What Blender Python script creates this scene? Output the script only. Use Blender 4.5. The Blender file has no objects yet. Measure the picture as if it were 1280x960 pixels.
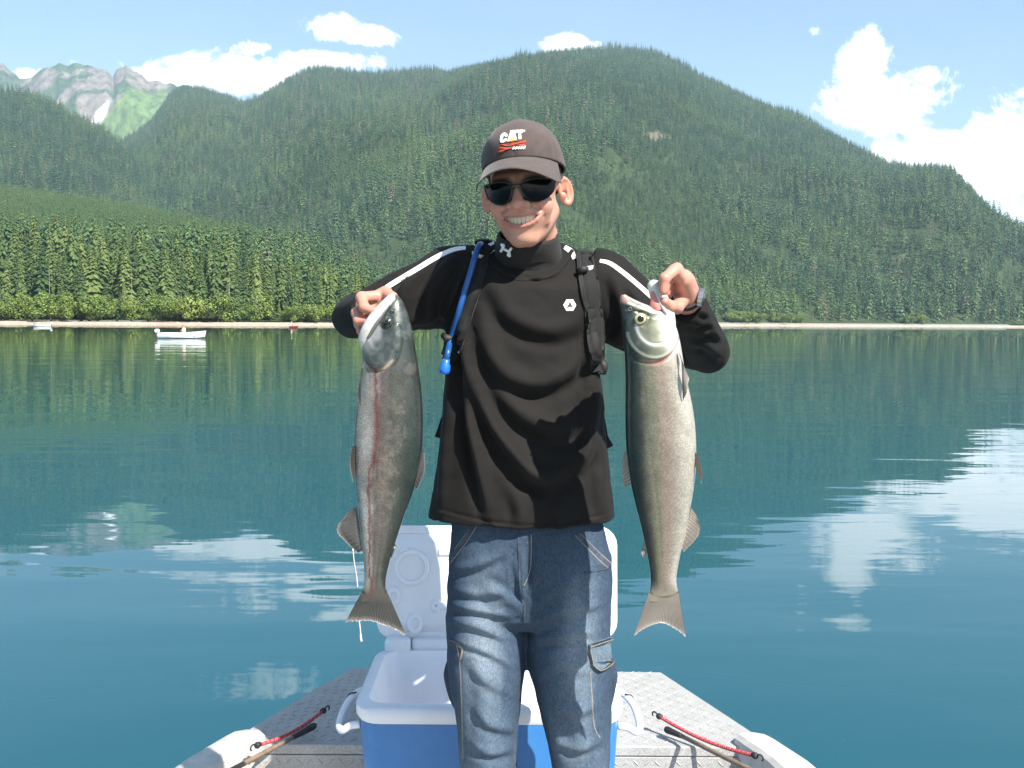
import bpy, bmesh, math, random
import numpy as np
from mathutils import Vector, Matrix

random.seed(7)
RNG = np.random.default_rng(7)
SC = bpy.context.scene
COL = SC.collection

# ------------------------------------------------------------------ camera
FPX = 1244.0                      # focal length in pixels of a 1280 px wide picture
CAM = np.array([0.0, 0.0, 2.0])
PITCH = math.atan(76.6 / FPX)
ROLL = math.radians(0.355)
_f = np.array([0, math.cos(PITCH), -math.sin(PITCH)])
_u0 = np.array([0, math.sin(PITCH), math.cos(PITCH)])
_r0 = np.array([1.0, 0, 0])
C_UP = math.cos(ROLL) * _u0 - math.sin(ROLL) * _r0
C_RT = math.cos(ROLL) * _r0 + math.sin(ROLL) * _u0
cam_data = bpy.data.cameras.new('camera')
cam = bpy.data.objects.new('camera', cam_data)
COL.objects.link(cam)
cam_data.sensor_width = 36.0
cam_data.lens = 36.0 * FPX / 1280.0
cam_data.clip_start = 0.05
cam_data.clip_end = 40000
M = Matrix(((C_RT[0], C_UP[0], -_f[0], CAM[0]), (C_RT[1], C_UP[1], -_f[1], CAM[1]),
            (C_RT[2], C_UP[2], -_f[2], CAM[2]), (0, 0, 0, 1)))
cam.matrix_world = M
SC.camera = cam


def P(px, py, Y):
    """World point at depth Y that the photograph shows at pixel (px, py)."""
    d = _f + (px - 640) / FPX * C_RT - (py - 480) / FPX * C_UP
    return CAM + d * (Y / d[1])


def PA(px, py, Y):
    px = np.asarray(px, float); py = np.asarray(py, float); Y = np.asarray(Y, float)
    d = _f[None] + ((px - 640) / FPX)[..., None] * C_RT - ((py - 480) / FPX)[..., None] * C_UP
    return CAM + d * (Y / d[..., 1])[..., None]


def proj(p):
    """Pixel position of world points (N,3)."""
    q = np.asarray(p, float) - CAM
    z = q @ _f
    return 640 + FPX * (q @ C_RT) / z, 480 - FPX * (q @ C_UP) / z


def PZ(px, py, z):
    """World point at height z seen at pixel (px, py)."""
    d = _f + (px - 640) / FPX * C_RT - (py - 480) / FPX * C_UP
    return CAM + d * ((z - CAM[2]) / d[2])


# ------------------------------------------------------------------ sun, sky, exposure
SUN_EL = math.radians(47)
SUN_AZ = math.radians(38.5)          # to the right of straight behind the camera
to_sun = Vector((math.sin(SUN_AZ) * math.cos(SUN_EL), -math.cos(SUN_AZ) * math.cos(SUN_EL), math.sin(SUN_EL)))
sun_d = bpy.data.lights.new('sun', 'SUN')
sun_d.energy = 5.0
sun_d.angle = math.radians(0.5)
sun_d.color = (1.0, 0.95, 0.87)
sun = bpy.data.objects.new('sun', sun_d)
COL.objects.link(sun)
sun.rotation_euler = to_sun.to_track_quat('Z', 'Y').to_euler()
sun.location = (20, -20, 60)

SC.view_settings.view_transform = 'Standard'
SC.view_settings.look = 'None'
SC.view_settings.exposure = 1.30
SC.view_settings.gamma = 1.0
SC.render.engine = 'CYCLES'
SC.cycles.max_bounces = 6
SC.cycles.diffuse_bounces = 3
SC.cycles.glossy_bounces = 3
SC.cycles.transmission_bounces = 4
SC.cycles.transparent_max_bounces = 8
SC.cycles.volume_bounces = 0


class NT:
    """Small helper to write node trees compactly."""
    def __init__(self, tree):
        self.t = tree
        self.n = tree.nodes
        self.l = tree.links

    def new(self, typ, **kw):
        nd = self.n.new(typ)
        for k, v in kw.items():
            setattr(nd, k, v)
        return nd

    def link(self, a, b):
        self.l.new(a, b)

    def val(self, sock, x):
        if hasattr(x, 'is_output') or isinstance(x, bpy.types.NodeSocket):
            self.l.new(x, sock)
        else:
            sock.default_value = x

    def math(self, op, a, b=0.0, c=0.0, clamp=False):
        nd = self.n.new('ShaderNodeMath'); nd.operation = op; nd.use_clamp = clamp
        self.val(nd.inputs[0], a); self.val(nd.inputs[1], b); self.val(nd.inputs[2], c)
        return nd.outputs[0]

    def noise(self, vec=None, scale=5.0, detail=4.0, rough=0.5, dist=0.0, out='Fac'):
        nd = self.n.new('ShaderNodeTexNoise')
        nd.inputs['Scale'].default_value = scale; nd.inputs['Detail'].default_value = detail
        nd.inputs['Roughness'].default_value = rough; nd.inputs['Distortion'].default_value = dist
        if vec is not None:
            self.l.new(vec, nd.inputs['Vector'])
        return nd.outputs[out]

    def ramp(self, fac, stops, interp='LINEAR'):
        nd = self.n.new('ShaderNodeValToRGB')
        cr = nd.color_ramp; cr.interpolation = interp
        while len(cr.elements) < len(stops):
            cr.elements.new(0.5)
        for e, (p, c) in zip(cr.elements, stops):
            e.position = p
            e.color = (c, c, c, 1) if not hasattr(c, '__len__') else (*c[:3], 1)
        self.l.new(fac, nd.inputs[0])
        return nd.outputs[0]

    def mix(self, fac, a, b, mode='MIX'):
        nd = self.n.new('ShaderNodeMix'); nd.data_type = 'RGBA'; nd.blend_type = mode
        self.val(nd.inputs[0], fac)
        for s, x in ((nd.inputs[6], a), (nd.inputs[7], b)):
            if isinstance(x, bpy.types.NodeSocket):
                self.l.new(x, s)
            else:
                s.default_value = (*x[:3], 1)
        return nd.outputs[2]

    def mapping(self, vec, scale=(1, 1, 1), rot=(0, 0, 0), loc=(0, 0, 0)):
        nd = self.n.new('ShaderNodeMapping')
        nd.inputs['Scale'].default_value = scale; nd.inputs['Rotation'].default_value = rot
        nd.inputs['Location'].default_value = loc
        self.l.new(vec, nd.inputs['Vector'])
        return nd.outputs[0]

    def bump(self, height, strength=0.3, dist=0.01, normal=None):
        nd = self.n.new('ShaderNodeBump')
        nd.inputs['Strength'].default_value = strength; nd.inputs['Distance'].default_value = dist
        self.l.new(height, nd.inputs['Height'])
        if normal is not None:
            self.l.new(normal, nd.inputs['Normal'])
        return nd.outputs[0]


# world: Nishita sky with cumulus clouds laid out by direction
world = bpy.data.worlds.new('World')
SC.world = world
world.use_nodes = True
world.cycles.sampling_method = 'MANUAL'
world.cycles.sample_map_resolution = 512
w = NT(world.node_tree)
w.n.clear()
sky = w.new('ShaderNodeTexSky', sky_type='NISHITA')
sky.sun_disc = False
sky.sun_elevation = SUN_EL
sky.sun_rotation = math.pi - SUN_AZ     # same direction as the lamp
sky.altitude = 200
sky.air_density = 1.0
sky.dust_density = 0.7
sky.ozone_density = 1.5
tc = w.new('ShaderNodeTexCoord')
sep = w.new('ShaderNodeSeparateXYZ')
w.link(tc.outputs['Generated'], sep.inputs[0])
ay = w.math('MAXIMUM', w.math('ABSOLUTE', sep.outputs['Y']), 0.08)
cu = w.math('DIVIDE', sep.outputs['X'], ay)      # direction tangents: left-right
cv = w.math('DIVIDE', sep.outputs['Z'], ay)      # and up
comb = w.new('ShaderNodeCombineXYZ')
w.link(cu, comb.inputs[0]); w.link(cv, comb.inputs[1])
n1 = w.noise(comb.outputs[0], 13.0, 14.0, 0.74, 0.5)
n2 = w.noise(w.mapping(comb.outputs[0], loc=(3.1, 1.7, 0)), 3.2, 8.0, 0.6, 0.2)


def tan_uv(px, py):
    q = P(px, py, 1.0) - CAM
    return q[0] / q[1], q[2] / q[1]


cloud = None
# px, py, half width, half height, strength
for (px, py, rx, ry, s) in ((415, 34, 40, 20, 1.05), (452, 44, 42, 14, 1.0), (310, 96, 95, 30, 1.15), (385, 76, 75, 16, 1.05), (240, 102, 85, 20, 1.0), (710, 56, 42, 17, 1.1), (320, 62, 40, 14, .8),
                            (1072, 88, 42, 50, 1.05), (1100, 130, 95, 45, 1.15), (1185, 215, 130, 55, 1.25), (1255, 175, 60, 40, 1.1), (1345, 215, 140, 90, 1.15),
                            (40, 97, 24, 15, 0.95), (1025, 40, 22, 10, 0.55), (110, 78, 55, 12, 0.5), (1480, 160, 150, 90, 1.0),
                            (-120, 90, 120, 45, 0.9), (1160, 95, 40, 20, 0.8), (350, -70, 120, 30, .6), (900, -160, 160, 40, .6)):
    a, b = tan_uv(px, py)
    dx = w.math('DIVIDE', w.math('SUBTRACT', cu, a), rx / FPX)
    dy = w.math('DIVIDE', w.math('SUBTRACT', cv, b), ry / FPX)
    r2 = w.math('ADD', w.math('MULTIPLY', dx, dx), w.math('MULTIPLY', dy, dy))
    g = w.math('MULTIPLY', w.math('EXPONENT', w.math('MULTIPLY', r2, -1.0)), s)
    cloud = g if cloud is None else w.math('MAXIMUM', cloud, g)
gen = w.ramp(n2, ((0.50, 0.0), (0.80, 0.6)))
up = w.ramp(sep.outputs['Z'], ((0.30, 0.0), (0.42, 1.0)))
cloud = w.math('MAXIMUM', cloud, w.math('MULTIPLY', gen, up))
dens = w.math('ADD', cloud, w.math('MULTIPLY', w.math('SUBTRACT', n1, 0.52), 2.5))
mask = w.ramp(dens, ((0.38, 0.0), (0.52, 0.55), (0.78, 1.0)))
hor = w.ramp(sep.outputs['Z'], ((0.0, 0.0), (0.02, 1.0)))
mask = w.math('MULTIPLY', mask, hor)
shade = w.ramp(w.math('ADD', dens, w.math('MULTIPLY', w.math('SUBTRACT', n2, 0.5), 0.8)), ((0.3, (9.0, 9.4, 9.9)), (0.9, (14.0, 14.0, 14.0))))
thin = w.ramp(w.noise(w.mapping(comb.outputs[0], scale=(1, 2.4, 1)), 2.0, 5.0, 0.6), ((0.3, 0.0), (0.75, 0.12)))
tint = w.mix(thin, sky.outputs[0], (6.0, 6.6, 7.2))
skymix = w.mix(mask, tint, shade)
bg = w.new('ShaderNodeBackground')
bg.inputs['Strength'].default_value = 0.080
w.link(skymix, bg.inputs['Color'])
wo = w.new('ShaderNodeOutputWorld')
w.link(bg.outputs[0], wo.inputs['Surface'])


# ------------------------------------------------------------------ helpers
def tag(o, label=None, cat=None, group=None, kind=None):
    if label: o['label'] = label
    if cat: o['category'] = cat
    if group: o['group'] = group
    if kind: o['kind'] = kind
    return o


def link(o, parent=None):
    COL.objects.link(o)
    if parent is not None:
        o.parent = parent
        o.matrix_parent_inverse = parent.matrix_basis.inverted()
    return o


def empty(name, loc=(0, 0, 0), rz=0.0):
    o = bpy.data.objects.new(name, None)
    o.empty_display_size = 0.1
    o.location = loc
    o.rotation_euler = (0, 0, rz)
    COL.objects.link(o)
    return o


def mk_mesh(name, verts, faces, smooth=True):
    me = bpy.data.meshes.new(name)
    verts = np.asarray(verts, np.float32)
    if isinstance(faces, np.ndarray):
        k = faces.shape[1]; nf = len(faces)
        me.vertices.add(len(verts)); me.vertices.foreach_set('co', verts.ravel())
        me.loops.add(nf * k); me.loops.foreach_set('vertex_index', faces.astype(np.int32).ravel())
        me.polygons.add(nf); me.polygons.foreach_set('loop_start', np.arange(0, nf * k, k, dtype=np.int32))
        me.update(calc_edges=True)
        me.validate()
    else:
        me.from_pydata([tuple(map(float, v)) for v in verts], [], [tuple(int(i) for i in f) for f in faces])
    me.update()
    if smooth:
        me.shade_smooth()
    return me


def obj(name, me, mat=None, parent=None):
    o = bpy.data.objects.new(name, me)
    if mat is not None and len(me.materials) == 0:
        me.materials.append(mat)
    return link(o, parent)


def mesh_obj(name, verts, faces, mat, parent=None, smooth=True):
    return obj(name, mk_mesh(name, verts, faces, smooth), mat, parent)


def set_col(me, cols, name='Col'):
    at = me.attributes.new(name, 'FLOAT_COLOR', 'POINT')
    c = np.ones((len(cols), 4), np.float32); c[:, :cols.shape[1]] = cols
    at.data.foreach_set('color', c.ravel())


def set_float(me, vals, name):
    at = me.attributes.new(name, 'FLOAT', 'POINT')
    at.data.foreach_set('value', np.asarray(vals, np.float32))


def mat_new(name):
    m = bpy.data.materials.new(name)
    m.use_nodes = True
    t = NT(m.node_tree)
    b = t.n['Principled BSDF']
    return m, t, b


def mat_simple(name, color, rough=0.6, spec=0.5, metal=0.0, var=0.12, vscale=20.0, bump=0.0, bscale=60.0, bdist=0.002, sheen=0.0):
    """Plain material with a little mottling and relief so no surface is uniform."""
    m, t, b = mat_new(name)
    tcn = t.new('ShaderNodeTexCoord')
    n = t.noise(tcn.outputs['Object'], vscale, 5.0, 0.6)
    lo = [c * (1 - var) for c in color]; hi = [min(1, c * (1 + var)) for c in color]
    t.link(t.ramp(n, ((0.3, lo), (0.7, hi))), b.inputs['Base Color'])
    b.inputs['Roughness'].default_value = rough
    b.inputs['Specular IOR Level'].default_value = spec
    b.inputs['Metallic'].default_value = metal
    if sheen:
        b.inputs['Sheen Weight'].default_value = sheen
    if bump:
        nb = t.noise(tcn.outputs['Object'], bscale, 4.0, 0.6)
        t.link(t.bump(nb, bump, bdist), b.inputs['Normal'])
    return m


def attr(t, name, typ='GEOMETRY'):
    a = t.new('ShaderNodeAttribute'); a.attribute_name = name; a.attribute_type = typ
    return a


def vnoise(x, y, seed=0):
    """2-D value noise in [0,1]."""
    xi = np.floor(x).astype(np.int64); yi = np.floor(y).astype(np.int64)
    fx = x - xi; fy = y - yi
    fx = fx * fx * (3 - 2 * fx); fy = fy * fy * (3 - 2 * fy)

    def h(a, b):
        n = (a * 374761393 + b * 668265263 + seed * 974634777) & 0x7fffffff
        n = ((n ^ (n >> 13)) * 1274126177) & 0x7fffffff
        return ((n ^ (n >> 16)) & 0xffff) / 65535.0
    return (h(xi, yi) * (1 - fx) + h(xi + 1, yi) * fx) * (1 - fy) + (h(xi, yi + 1) * (1 - fx) + h(xi + 1, yi + 1) * fx) * fy


def fbm(x, y, oct=5, seed=0, gain=0.5):
    s = 0; a = 1.0; tot = 0
    for i in range(oct):
        s = s + a * vnoise(x * 2 ** i + 17.3 * i, y * 2 ** i - 9.1 * i, seed + i); tot += a; a *= gain
    return s / tot


def grid_faces(nu, nv, wrap=False):
    i = np.arange(nu - 1)[:, None]; jn = nv if wrap else nv - 1
    j = np.arange(jn)[None]
    a = i * nv + j; b = i * nv + (j + 1) % nv; c = (i + 1) * nv + (j + 1) % nv; d = (i + 1) * nv + j
    return np.stack([a, b, c, d], -1).reshape(-1, 4)


# ------------------------------------------------------------------ water
wm, t, b = mat_new('lake water')
geo = t.new('ShaderNodeNewGeometry')
pos = geo.outputs['Position']
b.inputs['Base Color'].default_value = (0.018, 0.135, 0.165, 1)
b.inputs['Roughness'].default_value = 0.005
b.inputs['IOR'].default_value = 1.333
depthn = t.noise(pos, 0.05, 3.0, 0.5)
t.link(t.ramp(depthn, ((0.3, (0.007, 0.064, 0.092)), (0.7, (0.010, 0.076, 0.092)))), b.inputs['Base Color'])
# gentle swell and finer ripples, patchy as on a calm lake
wa = t.noise(t.mapping(pos, scale=(0.4, 1.0, 1), rot=(0, 0, 0.12)), 0.6, 2.0, 0.45, 0.3)
wb = t.noise(t.mapping(pos, scale=(0.33, 1.0, 1), rot=(0, 0, -0.10)), 2.4, 2.0, 0.5, 0.2)
wc = t.noise(t.mapping(pos, scale=(0.5, 1.0, 1), rot=(0, 0, 0.1)), 0.14, 2.0, 0.5, 0.2)
patch = t.ramp(t.noise(pos, 0.06, 3.0, 0.5), ((0.35, 0.25), (0.7, 1.0)))
hgt = t.math('ADD', t.math('MULTIPLY', wa, 0.018), t.math('MULTIPLY', t.math('MULTIPLY', wb, patch), 0.0062))
hgt = t.math('ADD', hgt, t.math('MULTIPLY', wc, 0.05))
nb = t.new('ShaderNodeBump'); nb.inputs['Strength'].default_value = 1.0; nb.inputs['Distance'].default_value = 1.0
t.link(hgt, nb.inputs['Height'])
t.link(nb.outputs[0], b.inputs['Normal'])
ys = np.array([-3000, -300, -40, 0, 10, 40, 150, 500, 1500, 4000, 9000.0])
xs = np.array([-9000, -3000, -600, -100, -10, 10, 100, 600, 3000, 9000.0])
gx, gy = np.meshgrid(xs, ys, indexing='ij')
v = np.stack([gx.ravel(), gy.ravel(), np.zeros(gx.size)], 1)
water = mesh_obj('lake_water', v, grid_faces(len(xs), len(ys))[:, ::-1], wm, smooth=False)
tag(water, kind='structure')


# ------------------------------------------------------------------ hills and mountains
def I(pts):
    a = np.array(pts, float)
    return lambda u: np.interp(u, a[:, 0], a[:, 1])


SHORE = I([(-900, 400), (-400, 430), (0, 450), (300, 470), (480, 540), (600, 750), (700, 1050), (900, 1250), (1280, 1500), (2200, 1900)])


class Layer:
    def __init__(self, ridge, R, S, z0, amp, ex, seed, gul=0.012, off=0.0, jag=0.0):
        self.ridge = I(ridge); self.R = I(R); self.S = S if callable(S) else I(S)
        self.z0 = z0; self.amp = amp; self.ex = ex; self.seed = seed; self.gul = gul; self.off = off; self.jag = jag

    def z(self, X, Y):
        u = 640 + FPX * X / Y
        R = self.R(u); S = self.S(u)
        hz = 403.4 + 0.0062 * (u - 640)
        H = 2.0 + (hz - self.ridge(u) - self.off - self.jag * (fbm(u * .11, u * 0 + 3.3, 4, 71) - .5)) / FPX * R
        s = (Y - S) / (R - S)
        sc = np.clip(s, 0, 1)
        g = sc ** self.ex
        n = fbm(X * self.gul * 0.9 + 50, Y * self.gul * 0.35, 5, self.seed) - 0.5
        n2 = fbm(X * self.gul * 4 + 9, Y * self.gul * 3, 4, self.seed + 9) - 0.5
        zz = self.z0 + (H - self.z0) * g + self.amp * (n * 2 + n2 * 0.5) * np.sin(np.pi * np.clip(sc, 0, 1) ** .8) ** 1.6
        zz = np.where(s > 1, H - (Y - R) * 0.45, zz)
        return np.maximum(np.where(s < 0, self.z0 + s * 20, zz), 1.0), s

    def mesh(self, name, mat, u0, u1, nu, ns, smax=1.35):
        uu = np.linspace(u0, u1, nu); ss = np.concatenate([[-0.002], np.linspace(0, 1, ns), np.linspace(1, smax, 12)[1:]])
        U, S_ = np.meshgrid(uu, ss, indexing='ij')
        Y = self.S(U) + S_ * (self.R(U) - self.S(U))
        X = (U - 640) / FPX * Y
        Z, _ = self.z(X, Y)
        v = np.stack([X, Y, Z], -1).reshape(-1, 3)
        return mk_mesh(name, v, grid_faces(nu, len(ss))[:, ::-1])


L_HILL = Layer([(-900, 190), (-300, 205), (0, 226), (60, 236), (150, 249), (220, 262), (300, 280), (380, 306), (440, 332), (500, 358), (560, 380), (620, 398), (700, 402)],
               [(-900, 1750), (0, 1700), (200, 1500), (300, 1250), (400, 1050), (500, 950), (620, 900), (700, 1150)],
               lambda u: SHORE(u) + 20, 2.0, 14, 1.1, 3, 0.006, off=10)
L_MAIN = Layer([(-900, 330), (0, 300), (100, 225), (140, 185), (165, 168), (190, 152), (208, 128), (220, 112), (235, 107), (255, 111), (285, 121), (305, 128), (330, 118), (345, 108), (370, 96),
                (400, 86), (440, 92), (480, 93), (520, 91), (560, 90), (600, 81), (640, 75), (700, 67), (760, 63), (810, 68), (850, 85), (900, 108), (950, 133),
                (990, 143), (1050, 175), (1100, 203), (1130, 209), (1180, 208), (1205, 232), (1232, 266), (1256, 292), (1290, 304), (1400, 340), (2200, 380)],
               [(-900, 4700), (215, 4700), (330, 4350), (760, 4200), (900, 4000), (1000, 3700), (1130, 3400), (1280, 3200), (2200, 3000)],
               [(-900, 1900), (0, 1800), (300, 1500), (500, 1200), (700, 1080), (900, 1278), (1280, 1530), (2200, 1935)], 4.0, 130, 0.95, 11, 0.0026, off=9)
L_SIDE = Layer([(-900, 60), (-300, 95), (0, 112), (30, 118), (60, 124), (100, 148), (130, 160), (160, 184), (200, 224), (260, 262), (350, 300), (460, 360), (520, 395)],
               [(-900, 3300), (0, 3100), (200, 2900), (520, 2300)], [(-900, 1800), (520, 1650)], 30.0, 90, 1.0, 23, 0.003, off=8)
L_PEAK = Layer([(-900, 140), (-60, 112), (0, 97), (8, 88), (14, 86), (24, 97), (32, 104), (45, 104), (58, 93), (75, 88), (100, 86), (125, 90), (140, 93), (147, 101), (152, 92),
                (165, 90), (178, 97), (190, 107), (215, 110), (240, 112), (300, 128), (500, 160)],
               [(-900, 8000), (500, 7600)], [(-900, 5200), (500, 5200)], 250.0, 260, 0.9, 31, 0.0044, jag=9.0)

gm = mat_simple('forest floor', (0.040, 0.058, 0.026), 0.95, 0.1, var=0.3, vscale=0.02)
gt = NT(gm.node_tree); gb = gt.n['Principled BSDF']
gpos = gt.new('ShaderNodeNewGeometry').outputs['Position']
gsrc = gb.inputs['Base Color'].links[0].from_socket
rk = None
for (px, py, fr, rad_) in ((818, 172, .74, 48), (1122, 325, .12, 22), (1170, 232, .62, 26), (1190, 246, .5, 22), (800, 166, .76, 30)):
    Rr, Ss = float(L_MAIN.R(px)), float(L_MAIN.S(px)); best = None
    for yy in np.linspace(Ss + 10, Rr - 10, 400):
        xx = (px - 640) / FPX * yy; zz = float(L_MAIN.z(np.array([xx]), np.array([yy]))[0][0])
        e_ = abs(float(proj(np.array([[xx, yy, zz]]))[1][0]) - py)
        if best is None or e_ < best[0]: best = (e_, xx, yy, zz)
    vm = gt.new('ShaderNodeVectorMath', operation='DISTANCE'); gt.link(gpos, vm.inputs[0]); vm.inputs[1].default_value = best[1:]
    k_ = gt.math('SUBTRACT', 1.0, gt.math('DIVIDE', vm.outputs['Value'], rad_))
    rk = k_ if rk is None else gt.math('MAXIMUM', rk, k_)
rk = gt.ramp(gt.math('ADD', rk, gt.math('MULTIPLY', gt.math('SUBTRACT', gt.noise(gpos, .05, 4.0, .6), .5), 1.2)), ((.1, 0.0), (.3, 1.0)))
gt.link(gt.mix(rk, gsrc, (0.12, 0.105, 0.075)), gb.inputs['Base Color'])
for nm, L, u0, u1, nu, ns in (('hill', L_HILL, -900, 700, 160, 60), ('mountain', L_MAIN, -700, 2200, 300, 110), ('forested_ridge', L_SIDE, -900, 520, 150, 70)):
    tag(obj(nm, L.mesh(nm, gm, u0, u1, nu, ns), gm), kind='structure')

# bare rocky peaks with a meadow and a snow gully
pm, t, b = mat_new('rocky peak')
a = attr(t, 'Col')
geo = t.new('ShaderNodeNewGeometry')
nz = t.noise(t.mapping(geo.outputs['Position'], scale=(1, 0.5, 0.25)), 0.02, 8.0, 0.65)
t.link(t.mix(1.0, a.outputs['Color'], t.ramp(nz, ((0.32, 0.4), (0.68, 1.5))), 'MULTIPLY'), b.inputs['Base Color'])
b.inputs['Roughness'].default_value = 0.95
b.inputs['Specular IOR Level'].default_value = 0.1
t.link(t.bump(nz, 1.0, 25.0), b.inputs['Normal'])
me = L_PEAK.mesh('rocky_peak', pm, -300, 500, 420, 170)
v = np.empty(len(me.vertices) * 3, np.float32); me.vertices.foreach_get('co', v); v = v.reshape(-1, 3)
qx, qy = proj(v)
fn = fbm(v[:, 0] * 0.006, v[:, 1] * 0.004, 5, 77)
rock = np.array([0.19, 0.158, 0.140]); mead = np.array([0.105, 0.160, 0.040]); snow = np.array([0.85, 0.86, 0.88]); scrub = np.array([0.055, 0.085, 0.04])
c = rock[None] * (0.75 + 0.5 * fn[:, None])
scr = np.clip((fn - 0.47) * 14 + np.where(qx < 95, 0.25, -0.75) + np.clip((qy - 118) / 30, 0, 1) + np.clip((qx - 205) / 12, 0, 2), 0, 1)
c = c * (1 - scr[:, None]) + scrub * scr[:, None]
edge_l = 112 + (172 - qy) * 0.72 + 5 * (fn - 0.5)
mk = np.clip((qx - edge_l) / 5, 0, 1) * np.clip((qy - 104 - (qx - 175) * 0.1) / 10, 0, 1) * np.clip((218 - qx) / 10, 0, 1) * np.clip((fn - 0.28 + (qy - 112) * 0.012) * 8, 0, 1)
c = c * (1 - mk[:, None]) + mead * mk[:, None]
sn = np.clip(1.6 - np.abs(qx - (115 + (160 - qy) * 0.62)) / np.clip(1.6 + (qy - 118) * 0.10, 0.6, 6), 0, 1) * np.clip((qy - 122) / 18, 0, 1)
c = c * (1 - sn[:, None]) + snow * sn[:, None]
set_col(me, c)
tag(obj('rocky_peak', me, pm), kind='structure')

# lake bed strip / beach along the water's edge
bm_, t, b = mat_new('gravel beach')
geo = t.new('ShaderNodeNewGeometry')
n = t.noise(geo.outputs['Position'], 0.35, 6.0, 0.65)
n_b = t.noise(geo.outputs['Position'], 0.05, 3.0, 0.6)
t.link(t.mix(t.ramp(n_b, ((0.52, 0.0), (0.66, 0.6))), t.ramp(n, ((0.25, (0.20, 0.16, 0.12)), (0.55, (0.42, 0.35, 0.27)), (0.85, (0.55, 0.47, 0.38)))), (0.36, 0.21, 0.15)), b.inputs['Base Color'])
b.inputs['Roughness'].default_value = 0.9
uu = np.linspace(-900, 2200, 900)
prof = [(-8, -0.6), (0, -0.05), (3, 0.35), (8, 0.8), (14, 1.25), (26, 1.7)]
vv = []
for k, (dy, dz) in enumerate(prof):
    S_ = SHORE(uu) + 3 * (fbm(uu * 0.08, uu * 0 + k * 0.4, 4, 5) - 0.5)
    sc = np.clip((S_ / 800), 1, 1.5)
    Y = S_ + dy
    z = dz * sc + (0.35 * (fbm(uu * 0.3, uu * 0 + k, 4, 8) - 0.5) if 0 < k else 0)
    vv.append(np.stack([(uu - 640) / FPX * Y, Y, z], 1))
v = np.concatenate(vv)
tag(mesh_obj('beach', v, grid_faces(len(prof), len(uu)), bm_), kind='structure')


# ------------------------------------------------------------------ trees
def foliage_mat(name, c0, c1, c2, trans=0.0, stuff=False):
    m, t, b = mat_new(name)
    oi = t.new('ShaderNodeObjectInfo')
    geo = t.new('ShaderNodeNewGeometry')
    a = attr(t, 'shade')
    n = t.noise(geo.outputs['Position'], 0.9, 3.0, 0.6)
    col = t.ramp(oi.outputs['Random'], ((0.0, c0), (0.55, c1), (1.0, c2)))
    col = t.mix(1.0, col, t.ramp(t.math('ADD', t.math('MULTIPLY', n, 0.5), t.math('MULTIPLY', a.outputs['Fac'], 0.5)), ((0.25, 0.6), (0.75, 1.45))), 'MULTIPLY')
    if stuff:
        ti = attr(t, 'tint', 'INSTANCER')
        col = t.mix(ti.outputs['Fac'], col, (0.100, 0.162, 0.045))
        br = attr(t, 'brown', 'INSTANCER')
        col = t.mix(br.outputs['Fac'], col, (0.16, 0.125, 0.09))
    t.link(col, b.inputs['Base Color'])
    b.inputs['Roughness'].default_value = 0.7
    b.inputs['Specular IOR Level'].default_value = 0.25
    return m


M_CONI = foliage_mat('conifer needles', (0.032, 0.062, 0.020), (0.066, 0.102, 0.029), (0.108, 0.142, 0.040))
M_FAR = foliage_mat('distant conifer needles', (0.017, 0.048, 0.025), (0.038, 0.080, 0.037), (0.094, 0.142, 0.056), stuff=True)
M_BUSH = foliage_mat('broadleaf leaves', (0.098, 0.152, 0.034), (0.135, 0.188, 0.040), (0.168, 0.215, 0.052))
M_BARK = mat_simple('bark', (0.11, 0.085, 0.065), 0.9, 0.2, var=0.3, vscale=0.6)
M_SNAG = mat_simple('bleached dead wood', (0.24, 0.22, 0.19), 0.85, 0.2, var=0.2, vscale=0.6)


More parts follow.
